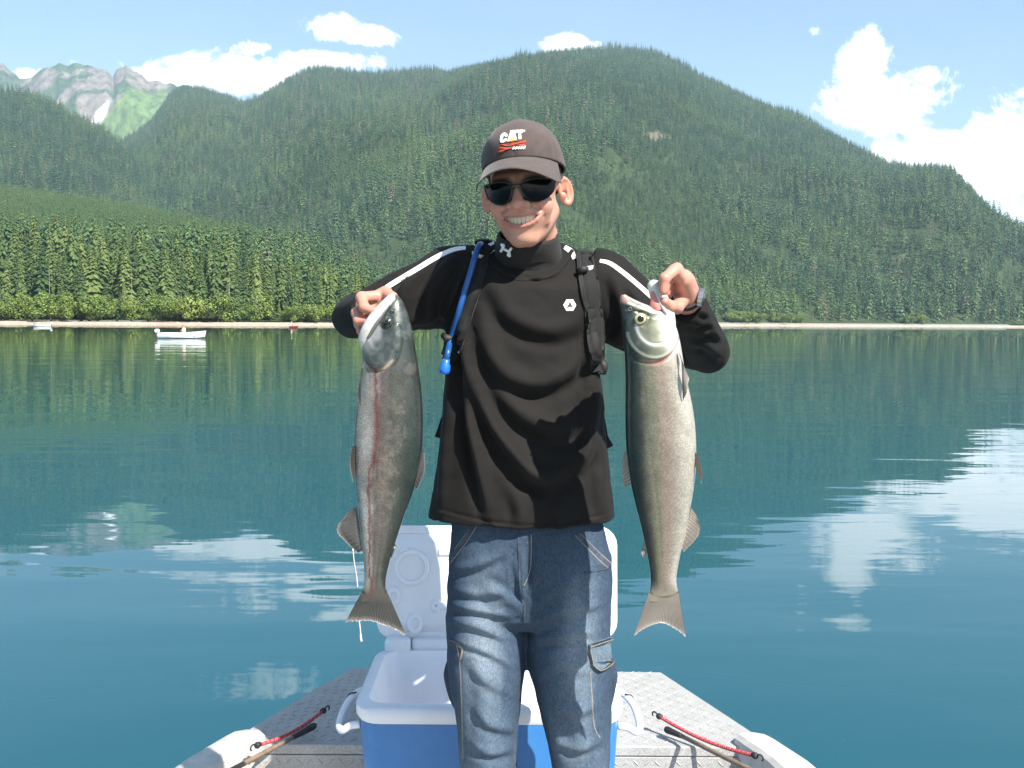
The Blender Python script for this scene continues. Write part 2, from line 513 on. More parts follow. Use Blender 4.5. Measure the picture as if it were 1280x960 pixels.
def conifer_crown(seed, h=1.0, nwh=26, rad=0.13, low=0.10, droop=0.35, per=8, ragged=0.35):
    """Whorls of drooping sprays; each spray is a small bent fan of leaf-sized faces. Height 1."""
    r = random.Random(seed)
    V = []; F = []; S = []
    for k in range(nwh):
        f = k / (nwh - 1)
        z = low + (h - low) * (f ** 0.9)
        R = rad * (1 - f) ** 0.75 * (1.0 - 0.35 * max(0, 0.25 - f) / 0.25) + 0.008
        m = max(3, int(per * (1 - 0.55 * f)))
        a0 = r.random() * 6.28
        for i in range(m):
            if r.random() < 0.10:
                continue
            a = a0 + 6.283 * i / m + r.uniform(-.35, .35)
            L = R * (1 + r.uniform(-ragged, ragged)) * (0.72 + .56 * float(vnoise(np.array([math.cos(a) * 1.3 + 5 + seed]), np.array([z * 7 + math.sin(a) * 1.3]), seed)[0]))
            ca, sa = math.cos(a), math.sin(a)
            zz = z + r.uniform(-.022, .022)
            dr = L * droop * r.uniform(0.5, 1.4)
            wd = L * r.uniform(0.16, 0.30) + 0.004
            up_ = 0.03 * L / rad
            base = len(V)
            sh = r.random()
            pts = [(0.08, 0, 0.01 + up_), (0.45, -wd, up_ * 0.2 - dr * .35), (0.55, 0, up_ * 0.9 - dr * .2), (0.45, wd, up_ * 0.2 - dr * .35),
                   (0.85, -wd * .55, -dr * .85), (1.0, 0, -dr), (0.85, wd * .55, -dr * .8), (.5, 0, -dr * 1.1 - .008)]
            for (q, s, dz) in pts:
                q *= L
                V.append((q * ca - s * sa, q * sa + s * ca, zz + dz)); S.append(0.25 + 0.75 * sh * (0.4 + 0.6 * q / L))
            F += [(base, base + 1, base + 2), (base, base + 2, base + 3), (base + 1, base + 4, base + 2), (base + 2, base + 4, base + 5),
                  (base + 2, base + 5, base + 6), (base + 2, base + 6, base + 3), (base + 1, base + 7, base + 5), (base + 3, base + 5, base + 7)]
    # leader
    b0 = len(V)
    for i in range(4):
        a = i * 1.57
        V.append((0.008 * math.cos(a), 0.008 * math.sin(a), h * 0.965)); S.append(.6)
    V.append((0, 0, h * 1.012)); S.append(.8)
    F += [(b0 + i, b0 + (i + 1) % 4, b0 + 4) for i in range(4)]
    me = mk_mesh('conifer_crown', V, F, smooth=False)
    set_float(me, S, 'shade')
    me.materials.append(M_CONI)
    return me


def trunk_mesh(name, h, r0, mat, seed=0, bend=0.01):
    r = random.Random(seed)
    n = 6; K = 7
    V = []; F = []
    bx, by = r.uniform(-bend, bend), r.uniform(-bend, bend)
    for k in range(K):
        f = k / (K - 1)
        rr = r0 * (1 - f) ** 0.8 + 0.0012
        if k == 0: rr *= 1.35
        for i in range(n):
            a = 6.283 * i / n
            V.append((rr * math.cos(a) + bx * f * f, rr * math.sin(a) + by * f * f, -0.03 + (h + .03) * f))
    for k in range(K - 1):
        for i in range(n):
            F.append((k * n + i, k * n + (i + 1) % n, (k + 1) * n + (i + 1) % n, (k + 1) * n + i))
    F.append(tuple(range((K - 1) * n, K * n)))
    me = mk_mesh(name, V, F)
    me.materials.append(mat)
    return me


def copy_tree(root, loc, rz, scl, label=None, group=None):
    r = root.copy(); COL.objects.link(r)
    r.location = loc; r.rotation_euler = (0, 0, rz); r.scale = scl
    if label: r['label'] = label
    for ch in root.children:
        c = ch.copy(); COL.objects.link(c); c.parent = r
    return r


GRP = 'tall conifers on the near left shore'
tree_kinds = [
    (dict(nwh=58, rad=0.105, low=0.10, droop=0.40, per=13, ragged=.5), 'narrow drooping conifer in the forest on the left shore'),
    (dict(nwh=52, rad=0.130, low=0.07, droop=0.30, per=14, ragged=0.6), 'broad shaggy conifer in the forest on the left shore'),
    (dict(nwh=62, rad=0.085, low=0.14, droop=0.45, per=11, ragged=0.65), 'slender ragged conifer in the left shore forest'),
    (dict(nwh=44, rad=0.155, low=0.04, droop=0.3, per=15, ragged=0.4), 'full young conifer on the left shore'),
]


def place_of(u):
    for lim, txt in ((85, 'at the left edge of the photo'), (175, 'left of the white motor boat'), (215, 'above the white boat\'s outboard'), (270, 'above the white boat\'s bow'), (345, 'between the white and the red boat'), (420, 'above the small red boat')):
        if u < lim: return txt
    return 'behind the angler\'s raised left sleeve'


def tree_label(k, u, d):
    row = 'in the front row' if d < 55 else 'in the middle rows' if d < 105 else 'in the back rows'
    return tree_kinds[k][1].split(' in the forest')[0].split(' in the left')[0].split(' on the left')[0] + ' ' + row + ' ' + place_of(u)


near = []
gx = []
# candidate positions in the first 230 m behind the left beach, nearest first
tries = 0
pts = []
rr = random.Random(3)
while len(pts) < 330 and tries < 20000:
    tries += 1
    u = rr.uniform(-25, 560)
    d = 22 + 215 * rr.random() ** 1.25
    S0 = float(SHORE(u)); Y = S0 + d; X = (u - 640) / FPX * Y
    dm = 4.6 + d * 0.012
    if all((X - a) ** 2 + (Y - b2) ** 2 > dm * dm for a, b2, _, _ in pts):
        pts.append((X, Y, d, u))
pts.sort(key=lambda q: q[1])
pts = pts[:296]
protos = []; alt = {}
for i, (X, Y, d, u) in enumerate(pts):
    z, _ = L_HILL.z(np.array([X]), np.array([Y])); z = float(z[0])
    k = 3 if (d < 45 and rr.random() < 0.55) else rr.choice((0, 0, 1, 1, 2))
    hgt_ = {0: rr.uniform(22, 42), 1: rr.uniform(16, 38), 2: rr.uniform(26, 46), 3: rr.uniform(9, 22)}[k]
    if d < 40: hgt_ *= 0.8
    hgt_ *= float(np.interp(u, (0, 180, 420, 560), (1.0, 1.0, .74, .66)))
    wd = hgt_ * rr.uniform(0.85, 1.3)
    if len(protos) <= k or protos[k] is None:
        while len(protos) <= k: protos.append(None)
        root = empty('conifer_tree', (X, Y, z))
        root.scale = (wd, wd, hgt_)
        tag(root, tree_label(k, u, d), 'conifer', GRP)
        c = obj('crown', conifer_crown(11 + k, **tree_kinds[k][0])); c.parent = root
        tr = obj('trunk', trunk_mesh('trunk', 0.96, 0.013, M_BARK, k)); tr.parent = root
        protos[k] = root
    else:
        cpy = copy_tree(protos[k], (X, Y, z), rr.uniform(0, 6.28), (wd, wd, hgt_), tree_label(k, u, d))
        if i % 2:
            if k not in alt: alt[k] = conifer_crown(61 + k, **tree_kinds[k][0])
            [o for o in cpy.children if o.name.startswith('crown')][0].data = alt[k]
CROWNS = [o for p in protos if p for o in p.children if o.name.startswith('crown')]

# bleached dead snags among them
sn_mesh = trunk_mesh('snag_trunk', 1.0, 0.008, M_SNAG, 5, 0.03)
sn_br = bmesh.new()
snags = ((497, 322, 560, 'bleached dead snag rising above the trees left of the angler\'s elbow', 26), (61, 325, 480, 'pale broken snag among dark conifers at the far left', 18),
         (164, 332, 490, 'short bleached snag in the middle of the left forest', 16), (286, 317, 505, 'tall bleached snag in the left forest above the white boat\'s right side', 20))
for (px, py, Y, lab, hh) in snags:
    top = P(px, py, Y)
    root = empty('dead_tree', (top[0], top[1], top[2] - hh))
    root.scale = (hh, hh, hh)
    tag(root, lab, 'dead tree', 'dead snags in the left forest')
    tr = obj('trunk', sn_mesh); tr.parent = root
    br = mk_mesh('branch', [(0, 0, .72), (0.06, 0.02, .75), (0, 0, .745), (0, 0, .85), (-.05, .01, .875), (0, 0, .865), (0, 0, .6), (-.07, -.02, .62), (0, 0, .625)], [(0, 1, 2), (3, 4, 5), (6, 7, 8)], False)
    br.materials.append(M_SNAG)
    o = obj('branch', br); o.parent = root


def bush_mesh(seed, n=2200):
    """Uneven broadleaf crown of small leaf clumps; about 1 high and 1.1 wide."""
    r = random.Random(seed)
    lobes = [(r.uniform(-.42, .42), r.uniform(-.3, .3), r.uniform(.15, .78), r.uniform(.10, .30)) for _ in range(14)]
    V = []; F = []; S = []
    for _ in range(n):
        x, y, z, R = lobes[r.randrange(14)]
        d = Vector((r.gauss(0, 1), r.gauss(0, 1), r.gauss(0, 1))).normalized()
        q = Vector((x, y, z)) + d * R * r.uniform(.75, 1.05)
        if q.z < .0: q.z = r.uniform(0, .1)
        s = r.uniform(.014, .034)
        nrm = (d + Vector((r.uniform(-.7, .7), r.uniform(-.7, .7), r.uniform(-.2, .9)))).normalized()
        t1 = nrm.orthogonal().normalized(); t2 = nrm.cross(t1)
        b0 = len(V); sh = r.random()
        for (aa, bb) in ((-1, -.4), (0, -1), (1, -.3), (.6, .8), (-.5, .9)):
            V.append(q + t1 * s * aa + t2 * s * bb + nrm * r.uniform(-.012, .012)); S.append(sh)
        F.append((b0, b0 + 1, b0 + 2, b0 + 3, b0 + 4))
    me = mk_mesh('bush_crown', V, F, smooth=False)
    set_float(me, S, 'shade')
    me.materials.append(M_BUSH)
    return me


bush_meshes = [bush_mesh(s) for s in (1, 2, 3)]
stem = trunk_mesh('stem', 0.6, 0.02, M_BARK, 9, 0.05)
bush_spots = []
for _ in range(52):
    u = rr.uniform(-20, 520)
    bush_spots.append((u, float(SHORE(u)) + rr.uniform(17, 32), rr.uniform(7.5, 15.5) * (0.75 if 255 < u < 262 else 1), 0))
for _ in range(13):
    u = rr.choice((rr.uniform(900, 995), rr.uniform(912, 975), rr.uniform(1120, 1160)))
    bush_spots.append((u, float(SHORE(u)) + rr.uniform(20, 34), rr.uniform(11, 19), 1))
for i, (u, Y, hh, far) in enumerate(bush_spots):
    X = (u - 640) / FPX * Y
    z = float((L_MAIN if far else L_HILL).z(np.array([X]), np.array([Y]))[0][0])
    root = empty('broadleaf_tree', (X, Y, z - .3), rr.uniform(0, 6.28))
    root.scale = (hh * rr.uniform(1.0, 1.5), hh * 1.1, hh)
    tag(root, ('light green alder clump on the far shore ' + ('just right of the angler\'s elbow' if u < 940 else 'well right of the angler\'s elbow' if u < 1050 else 'towards the right edge')) if far else (('tall' if hh > 11.5 else 'low') + ' light green leafy bush behind the beach ' + place_of(u)),
        'broadleaf tree', 'light green alders on the far shore' if far else 'light green bushes along the left beach')
    o = obj('crown', bush_meshes[i % 3]); o.parent = root
    o = obj('trunk', stem); o.parent = root

# far-off woods: one object per slope, trees instanced on points
far_tree = []
FAR = []
for k, kw in enumerate((dict(nwh=11, rad=0.15, low=0.04, droop=0.45, per=6), dict(nwh=12, rad=0.115, low=0.05, droop=0.5, per=6, ragged=.5), dict(nwh=9, rad=0.18, low=0.02, droop=0.35, per=6))):
    me = conifer_crown(41 + k, **kw)
    me.name = 'far_conifer'
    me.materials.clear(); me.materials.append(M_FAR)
    o = bpy.data.objects.new('far_conifer', me)      # not linked to the scene: only the shape the wood repeats
    FAR.append(o)


def forest(name, label, X, Y, Z, H, W, tint, brown):
    n = len(X)
    me = bpy.data.meshes.new(name)
    me.vertices.add(n)
    me.vertices.foreach_set('co', np.stack([X, Y, Z], 1).astype(np.float32).ravel())
    set_float(me, H, 'ht'); set_float(me, W, 'wd'); set_float(me, tint, 'tint'); set_float(me, brown, 'brown')
    set_float(me, RNG.uniform(0, 6.28, n), 'rz')
    o = bpy.data.objects.new(name, me)
    COL.objects.link(o)
    tag(o, kind='stuff', label=label, cat='forest')
    ng = bpy.data.node_groups.new('plant_' + name, 'GeometryNodeTree')
    ng.interface.new_socket('Geometry', in_out='INPUT', socket_type='NodeSocketGeometry')
    ng.interface.new_socket('Geometry', in_out='OUTPUT', socket_type='NodeSocketGeometry')
    gi = ng.nodes.new('NodeGroupInput'); go = ng.nodes.new('NodeGroupOutput')
    jo = ng.nodes.new('GeometryNodeJoinGeometry')
    gti = ng.nodes.new('GeometryNodeGeometryToInstance')
    for so in FAR:
        oi = ng.nodes.new('GeometryNodeObjectInfo'); oi.inputs['Object'].default_value = so
        ng.links.new(oi.outputs['Geometry'], gti.inputs[0])
    iop = ng.nodes.new('GeometryNodeInstanceOnPoints')

    def named(nm):
        a = ng.nodes.new('GeometryNodeInputNamedAttribute'); a.data_type = 'FLOAT'; a.inputs['Name'].default_value = nm
        return a.outputs['Attribute']
    cx = ng.nodes.new('ShaderNodeCombineXYZ')
    ng.links.new(named('wd'), cx.inputs[0]); ng.links.new(named('wd'), cx.inputs[1]); ng.links.new(named('ht'), cx.inputs[2])
    rx = ng.nodes.new('ShaderNodeCombineXYZ')
    ng.links.new(named('rz'), rx.inputs[2])
    ng.links.new(gi.outputs[0], iop.inputs['Points'])
    ng.links.new(gti.outputs[0], iop.inputs['Instance'])
    iop.inputs['Pick Instance'].default_value = True
    ng.links.new(rx.outputs[0], iop.inputs['Rotation'])
    ng.links.new(cx.outputs[0], iop.inputs['Scale'])
    ng.links.new(iop.outputs[0], go.inputs[0])
    md = o.modifiers.new('trees', 'NODES'); md.node_group = ng
    return o


def scatter(L, u0, u1, spacing, smin, smax, ymax):
    """Jittered grid of tree positions on a slope."""
    xs = np.arange(-ymax * 0.95, ymax * 0.95, spacing); ys = np.arange(300, ymax, spacing)
    X, Y = np.meshgrid(xs, ys)
    X = (X + RNG.uniform(-.5, .5, X.shape) * spacing).ravel(); Y = (Y + RNG.uniform(-.5, .5, Y.shape) * spacing).ravel()
    u = 640 + FPX * X / Y
    k = (u > u0) & (u < u1)
    X, Y, u = X[k], Y[k], u[k]
    s = (Y - L.S(u)) / (L.R(u) - L.S(u))
    k = (s > smin) & (s < smax)
    X, Y, u, s = X[k], Y[k], u[k], s[k]
    Z, _ = L.z(X, Y)
    return X, Y, Z, u, s


A1 = scatter(L_MAIN, -150, 1750, 12.0, 0.004, 1.03, 4800)
A2 = scatter(L_MAIN, 350, 960, 6.5, 0.02, .9, 4200)           # dense young growth, kept only in the regrown stands
second = np.concatenate([np.zeros(len(A1[0]), bool), np.ones(len(A2[0]), bool)])
X, Y, Z, u, s = [np.concatenate([p_, q_]) for p_, q_ in zip(A1, A2)]
qx, qy = proj(np.stack([X, Y, Z], 1))
cl = fbm(X * 0.0025, Y * 0.0025, 4, 60)                       # stands of different age
young = np.clip((cl - 0.53) * 14, 0, 1)
def blob(cx, cy, rx, ry): return np.clip(1.6 - np.hypot((qx - cx) / rx, (qy - cy) / ry) * 1.3 + (fbm(X * .006, Y * .006, 3, 61) - .5), 0, 1)
young = np.clip(young * 0.5 + blob(780, 270, 110, 75) + blob(500, 340, 120, 25) * .9 + blob(820, 210, 40, 18), 0, 1)
H = RNG.uniform(22, 50, len(X)) * (1 - 0.58 * young); W = H * RNG.uniform(0.75, 1.05, len(X)) * (1 + 0.7 * young)
tint = np.clip((fbm(X * .004, Y * .008, 4, 62) - 0.52) * 4, 0, 1) * RNG.uniform(0, 1, len(X)) + (RNG.random(len(X)) < 0.05) * 0.7 + 0.15 * young + blob(520, 195, 60, 60) * (RNG.random(len(X)) < .35) * .8
brown = (RNG.random(len(X)) < 0.03 + 0.10 * np.clip((qy < 190) & (qx < 720), 0, 1)) * RNG.uniform(.3, 1, len(X))
gap = blob(818, 172, 14, 9) + blob(1122, 325, 9, 8) + blob(1170, 232, 7, 5) + blob(1190, 245, 6, 5)
op = fbm(X * .011, Y * .006, 4, 69)
H = np.where(second, RNG.uniform(8, 17, len(X)), H); W = np.where(second, H * RNG.uniform(1.0, 1.4, len(X)), W)
H *= 0.72 + .56 * fbm(X * .006, Y * .004, 4, 70)
keep = (~second | (young > .35)) & (RNG.random(len(X)) > np.clip(gap, 0, .95)) & (RNG.random(len(X)) > 0.04 + .75 * np.clip((op - .60) * 9, 0, 1))
f_ = lambda a: a[keep]
forest('mountain_forest', 'dense conifer forest covering the big mountain across the lake', f_(X), f_(Y), f_(Z), f_(H), f_(W), np.clip(f_(tint), 0, 1), f_(brown))
X, Y, Z, u, s = scatter(L_SIDE, -520, 500, 11.5, 0.0, 1.03, 3400)
n = len(X); y2 = np.clip((fbm(X * .003, Y * .003, 4, 64) - .47) * 10, 0, 1)
H = RNG.uniform(22, 46, n) * (1 - .5 * y2)
forest('ridge_forest', 'conifer forest on the forested ridge at the left below the rocky peaks', X, Y, Z, H, H * RNG.uniform(.9, 1.3, n) * (1 + .4 * y2),
       np.clip((fbm(X * .005, Y * .005, 4, 65) - .52) * 4, 0, 1), (RNG.random(n) < .05) * RNG.uniform(.3, 1, n))
X, Y, Z, u, s = scatter(L_HILL, -520, 640, 7.5, 0.0, 1.03, 1900)
d = Y - SHORE(u)
k = (d > 205) | ((u > 545) | (u < -28)) & (d > 20)
X, Y, Z, u, s, d = X[k], Y[k], Z[k], u[k], s[k], d[k]
n = len(X)
tall = np.clip(1 - (d - 300 - 120 * (fbm(X * .008, Y * .008, 3, 68) - .5)) / 80 + np.clip((u - 150) / 60, 0, 8), 0, 1)
H = RNG.uniform(9, 15, n) * (1 - tall) + RNG.uniform(22, 46, n) * np.interp(u, (0, 180, 420, 560), (1.0, 1.0, .72, .62)) * tall
keep = RNG.random(n) < (1 - 0.55 * tall)
forest('hill_forest', 'younger even forest on the low hill behind the left shore trees', X[keep], Y[keep], Z[keep], H[keep], (H * (RNG.uniform(.95, 1.35, n) + .25 * (1 - tall)))[keep],
       np.clip(0.25 + .25 * (1 - tall) + .9 * (fbm(X * .01, Y * .01, 3, 66) - .3) * RNG.uniform(.3, 1.2, n), 0, 1)[keep], ((RNG.random(n) < .02) * .8)[keep])


# ------------------------------------------------------------------ shape helpers for built things
def loft(rings, caps=True):
    """rings: list of (n,3) arrays -> verts, faces."""
    n = len(rings[0]); v = np.concatenate(rings)
    f = [tuple(q) for q in grid_faces(len(rings), n, True)]
    if caps:
        f.append(tuple(range(n))[::-1]); f.append(tuple(range((len(rings) - 1) * n, len(rings) * n)))
    return v, f


def ring(c, a1, a2, n=32, e=2.0):
    th = np.arange(n) * 2 * math.pi / n
    cs, sn = np.cos(th), np.sin(th)
    x = np.sign(cs) * np.abs(cs) ** (2 / e); y = np.sign(sn) * np.abs(sn) ** (2 / e)
    return np.asarray(c)[None] + x[:, None] * np.asarray(a1)[None] + y[:, None] * np.asarray(a2)[None]


def tube(path, rad, n=10, caps=True, flat=1.0):
    """Tube along a 3-D polyline; rad may be one number or one per point."""
    p = np.asarray(path, float); k = len(p)
    r = np.full(k, rad) if np.isscalar(rad) else np.asarray(rad, float)
    rings = []
    nrm = None
    for i in range(k):
        t = p[min(i + 1, k - 1)] - p[max(i - 1, 0)]
        t = t / (np.linalg.norm(t) + 1e-12)
        if nrm is None:
            a = np.array([0, 0, 1.0]) if abs(t[2]) < 0.9 else np.array([0, 1.0, 0])
            nrm = np.cross(t, a)
        nrm = nrm - t * (nrm @ t); nrm /= np.linalg.norm(nrm)
        bi = np.cross(t, nrm)
        rings.append(ring(p[i], nrm * r[i], bi * r[i] * flat, n))
    return loft(rings, caps)


def smooth_path(pts, n=40):
    """Catmull-Rom through points of any dimension."""
    p = np.asarray(pts, float)
    q = np.concatenate([[2 * p[0] - p[1]], p, [2 * p[-1] - p[-2]]])
    out = []
    seg = len(p) - 1
    for s in np.linspace(0, seg - 1e-9, n):
        i = int(s); t = s - i
        a, b, c, d = q[i], q[i + 1], q[i + 2], q[i + 3]
        out.append(0.5 * ((2 * b) + (c - a) * t + (2 * a - 5 * b + 4 * c - d) * t * t + (3 * b - a - 3 * c + d) * t ** 3))
    return np.array(out)


class MB:
    """Collects several shapes into one part."""
    def __init__(self):
        self.v = []; self.f = []; self.n = 0

    def add(self, vf):
        v, f = vf
        self.v.append(np.asarray(v, float)); self.f += [tuple(int(i) + self.n for i in q) for q in f]; self.n += len(v)
        return self

    def build(self, name, mat, parent=None, smooth=True, bevel=0.0, sharp=None):
        me = mk_mesh(name, np.concatenate(self.v), self.f, smooth)
        if sharp and smooth:
            me.set_sharp_from_angle(angle=math.radians(sharp))
        o = obj(name, me, mat, parent)
        if bevel:
            md = o.modifiers.new('bevel', 'BEVEL'); md.width = bevel; md.segments = 2; md.limit_method = 'ANGLE'
        return o


def box(x0, x1, y0, y1, z0, z1):
    v = [(x, y, z) for x in (x0, x1) for y in (y0, y1) for z in (z0, z1)]
    return np.array(v, float), [(0, 1, 3, 2), (4, 6, 7, 5), (0, 4, 5, 1), (2, 3, 7, 6), (0, 2, 6, 4), (1, 5, 7, 3)]


def prism(poly, z0, z1):
    """Vertical prism from a plan polygon."""
    n = len(poly)
    v = [(x, y, z0) for x, y in poly] + [(x, y, z1) for x, y in poly]
    return np.array(v, float), [tuple(range(n))[::-1], tuple(range(n, 2 * n))] + [(i, (i + 1) % n, (i + 1) % n + n, i + n) for i in range(n)]


def rrect(cx, cy, hx, hy, r, z, k=6):
    out = []
    for (sx, sy, a0) in ((1, 1, 0), (-1, 1, 90), (-1, -1, 180), (1, -1, 270)):
        for i in range(k):
            a = math.radians(a0 + 90 * i / (k - 1))
            out.append((cx + sx * (hx - r) + r * math.cos(a), cy + sy * (hy - r) + r * math.sin(a), z))
    return np.array(out)


# ------------------------------------------------------------------ the fishing boat's bow
DECK = 0.80; FLOOR = 0.55
m_alu, t, b = mat_new('scuffed aluminium plate')
tcn = t.new('ShaderNodeTexCoord')
n = t.noise(tcn.outputs['Object'], 14.0, 7.0, 0.7)
n2_ = t.noise(tcn.outputs['Object'], 240.0, 2.0, 0.6)
t.link(t.mix(0.35, t.ramp(n, ((0.3, (0.30, 0.295, 0.28)), (0.7, (0.42, 0.415, 0.40)))), t.ramp(n2_, ((0.35, (0.16, 0.16, 0.16)), (0.65, (0.62, 0.61, 0.59))))), b.inputs['Base Color'])
b.inputs['Metallic'].default_value = 0.15
b.inputs['Roughness'].default_value = 0.55
t.link(t.bump(n2_, 0.5, 0.0012), b.inputs['Normal'])
m_white_paint = mat_simple('white painted aluminium', (0.50, 0.49, 0.455), 0.5, 0.4, var=0.16, vscale=25, bump=0.2, bscale=180, bdist=0.001)
m_hull = mat_simple('boat hull paint', (0.55, 0.56, 0.55), 0.4, 0.5, var=0.06)

boat = empty('fishing_boat', (0, 2.6, 0.0))
tag(boat, 'aluminium boat with squared bow deck on which the angler and blue cooler stand', 'boat')
Lp = [PZ(440, 834.5, DECK), PZ(382, 868, DECK), PZ(297, 920, DECK), PZ(233, 958.5, DECK)]
Rp = [PZ(826, 840, DECK), PZ(913, 897, DECK), PZ(960, 928, DECK), PZ(1007, 959, DECK)]
yb = PZ(640, 932, DECK)[1]
def side_x(pts, y):
    a = np.array(pts); o_ = np.argsort(a[:, 1]); return float(np.interp(y, a[o_, 1], a[o_, 0]))
lx, rx = side_x(Lp, yb), side_x(Rp, yb)
plan = [(lx, yb)] + [tuple(p[:2]) for p in Lp[::-1] if p[1] > yb + .01] + [tuple(p[:2]) for p in Rp if p[1] > yb + .01] + [(rx, yb)]
MB().add(prism(plan[::-1], DECK - 0.03, DECK)).build('bow_deck', m_alu, boat, False, 0.004)
MB().add(box(lx + .02, rx - .02, yb + .002, yb + .02, FLOOR - .05, DECK - 0.032)).build('riser_panel', m_alu, boat, False, 0.002)
# outline further aft keeps the bow's flare, then runs straight
yl = Lp[3][1]; xl, xr = Lp[3][0], Rp[3][0]
outline_l = [tuple(p[:2]) for p in Lp] + [(xl - .10, 2.2), (xl - .18, 1.5), (xl - .2, 0.4), (xl - .2, -3.2)]
outline_r = [tuple(p[:2]) for p in Rp] + [(xr + .10, 2.2), (xr + .18, 1.5), (xr + .2, 0.4), (xr + .2, -3.2)]
full = outline_l[::-1] + outline_r
rings_ = []
for (z, k, sh) in ((DECK - .028, 1.0, 0.0), (DECK - .35, .95, -.05), (0.25, .88, -.16), (-.12, .72, -.4), (-.3, .45, -.7)):
    rings_.append(np.array([(x * k, y + (sh if y > 2.6 else sh * .3 if y > 0 else 0), z) for x, y in full]))
v, f = loft(rings_, False); MB().add((v, f)).build('hull', m_hull, boat, True, sharp=35)
inner = [(x * .985, y) for x, y in outline_l[3:]][::-1] + [(x * .985, y) for x, y in outline_r[3:]]
inner = [(x, min(y, yb)) for x, y in inner]
MB().add(prism(inner[::-1], FLOOR - .02, FLOOR)).build('floor_panel', m_alu, boat, False)
# raised gunwale rails that begin beside the deck's aft edge
def rail(pts, s):
    mb = MB()
    prev = None
    w_ = 0.105
    R = []
    for i, (x, y) in enumerate(pts):
        xi = x - s * w_ * (0.62 if i == 0 else 1.0)
        h = 0.030 if i else 0.015
        R.append(np.array([(x + s * .004, y, DECK - .06), (x + s * .004, y, DECK + h * .6), (x - s * .02, y, DECK + h), (xi + s * .012, y, DECK + h), (xi, y, DECK + h - .012), (xi, y, DECK - .10 if y < yb else DECK - .02)]))
    v, f = loft(R, True)
    return mb.add((v, f))
lst = PZ(300, 918, DECK); rst = PZ(950, 921.5, DECK)
rail([(lst[0], lst[1]), (side_x(Lp, lst[1] - .05), lst[1] - .05)] + [(x, y) for x, y in outline_l[3:]], -1).build('gunwale_rail', m_white_paint, boat, True, sharp=30)
rail([(rst[0], rst[1]), (side_x(Rp, rst[1] - .05), rst[1] - .05)] + [(x, y) for x, y in outline_r[3:]], 1).build('gunwale_rail', m_white_paint, boat, True, sharp=30)
# diamond tread: short raised bars in alternating directions
tb = MB()
def bar(c, ax, up_, side, L=.013, W=.0036, Hh=.0016):
    c = np.array(c); b0 = np.array([c - ax * L, c - side * W, c + ax * L, c + side * W, c + up_ * Hh - ax * L * .5, c + up_ * Hh + ax * L * .5])
    return b0, [(0, 1, 4), (1, 5, 4), (1, 2, 5), (2, 3, 5), (3, 4, 5), (3, 0, 4)]
q2 = math.sqrt(.5)
pitch = 0.030
for i in range(-40, 41):
    for j in range(0, 8):
        x = i * pitch; z = DECK - .05 - j * pitch
        if lx + .04 < x < rx - .04:
            s = 1 if (i + j) % 2 else -1
            tb.add(bar((x, yb + .0015, z), np.array([q2, 0, q2 * s]), np.array([0, -1.0, 0]), np.array([q2 * -s, 0, q2])))
ymax_ = Lp[0][1] - .03
for i in range(-40, 41):
    for j in range(0, 40):
        x = i * pitch; y = yb + .03 + j * pitch
        if y < ymax_ and side_x(Lp, y) + .03 < x < side_x(Rp, y) - .03:
            s = 1 if (i + j) % 2 else -1
            tb.add(bar((x, y, DECK + .0005), np.array([q2, q2 * s, 0]), np.array([0, 0, 1.0]), np.array([-q2 * s, q2, 0])))
tag(tb.build('tread_pattern', m_alu, boat, False), kind='stuff')

# ------------------------------------------------------------------ blue cooler with its lid standing open
m_cool_blue = mat_simple('blue moulded plastic', (0.040, 0.185, 0.46), 0.38, 0.5, var=0.06, vscale=30, bump=0.08, bscale=220, bdist=0.0006)
m_cool_white = mat_simple('white moulded plastic', (0.74, 0.77, 0.82), 0.42, 0.5, var=0.03, vscale=15, bump=0.05, bscale=150, bdist=0.0006)
fl = P(443, 884, 2.42); fr = P(779, 884, 2.42)
CX = (fl[0] + fr[0]) / 2; HX = (fr[0] - fl[0]) / 2; ZT = fl[2]
CY = 2.42 + 0.225; HY = 0.225
cooler = empty('cooler', (CX, CY, FLOOR))
tag(cooler, 'open blue cooler with white lid raised, behind the angler\'s legs', 'cooler')
R = []
for k, (z, s, r) in enumerate(((FLOOR + .001, .90, .05), (FLOOR + .02, .915, .055), (ZT - .045, .985, .06))):
    R.append(rrect(CX, CY, HX * s - (0.0), HY * s, r, z))
v, f = loft(R, False); f.append(tuple(range(24))[::-1]); MB().add((v, f)).build("body", m_cool_blue, cooler, True, sharp=40)
# white rim and liner
R = []
for (z, d, r) in ((ZT - .044, -.003, .06), (ZT - .03, .004, .062), (ZT - .008, .005, .062), (ZT, -.002, .06), (ZT + .001, -.026, .05), (ZT - .006, -.031, .045), (ZT - .12, -.042, .06), (FLOOR + .13, -.062, .08), (FLOOR + .085, -.085, .09), (FLOOR + .07, -.12, .09)):
    R.append(rrect(CX, CY, HX + d, HY + d, r, z))
v, f = loft(R, False); f.append(tuple(range((len(R) - 1) * 24, len(R) * 24)))
MB().add((v, f)).build('rim_liner', m_cool_white, cooler, True, sharp=50)
# hinge blocks and bar
mb = MB()
yb_c = CY + HY
for x0, x1 in ((CX - HX + .02, CX - HX + .095), (CX + HX - .095, CX + HX - .02)):
    mb.add(box(x0, x1, yb_c - .03, yb_c + .03, ZT - .02, ZT + .034))
mb.build('hinge', m_cool_white, cooler, True, 0.010)
MB().add(box(CX - HX + .098, CX + HX - .098, yb_c - .012, yb_c + .03, ZT - .01, ZT + .03)).build('hinge_bar', m_cool_white, cooler, True, 0.010)
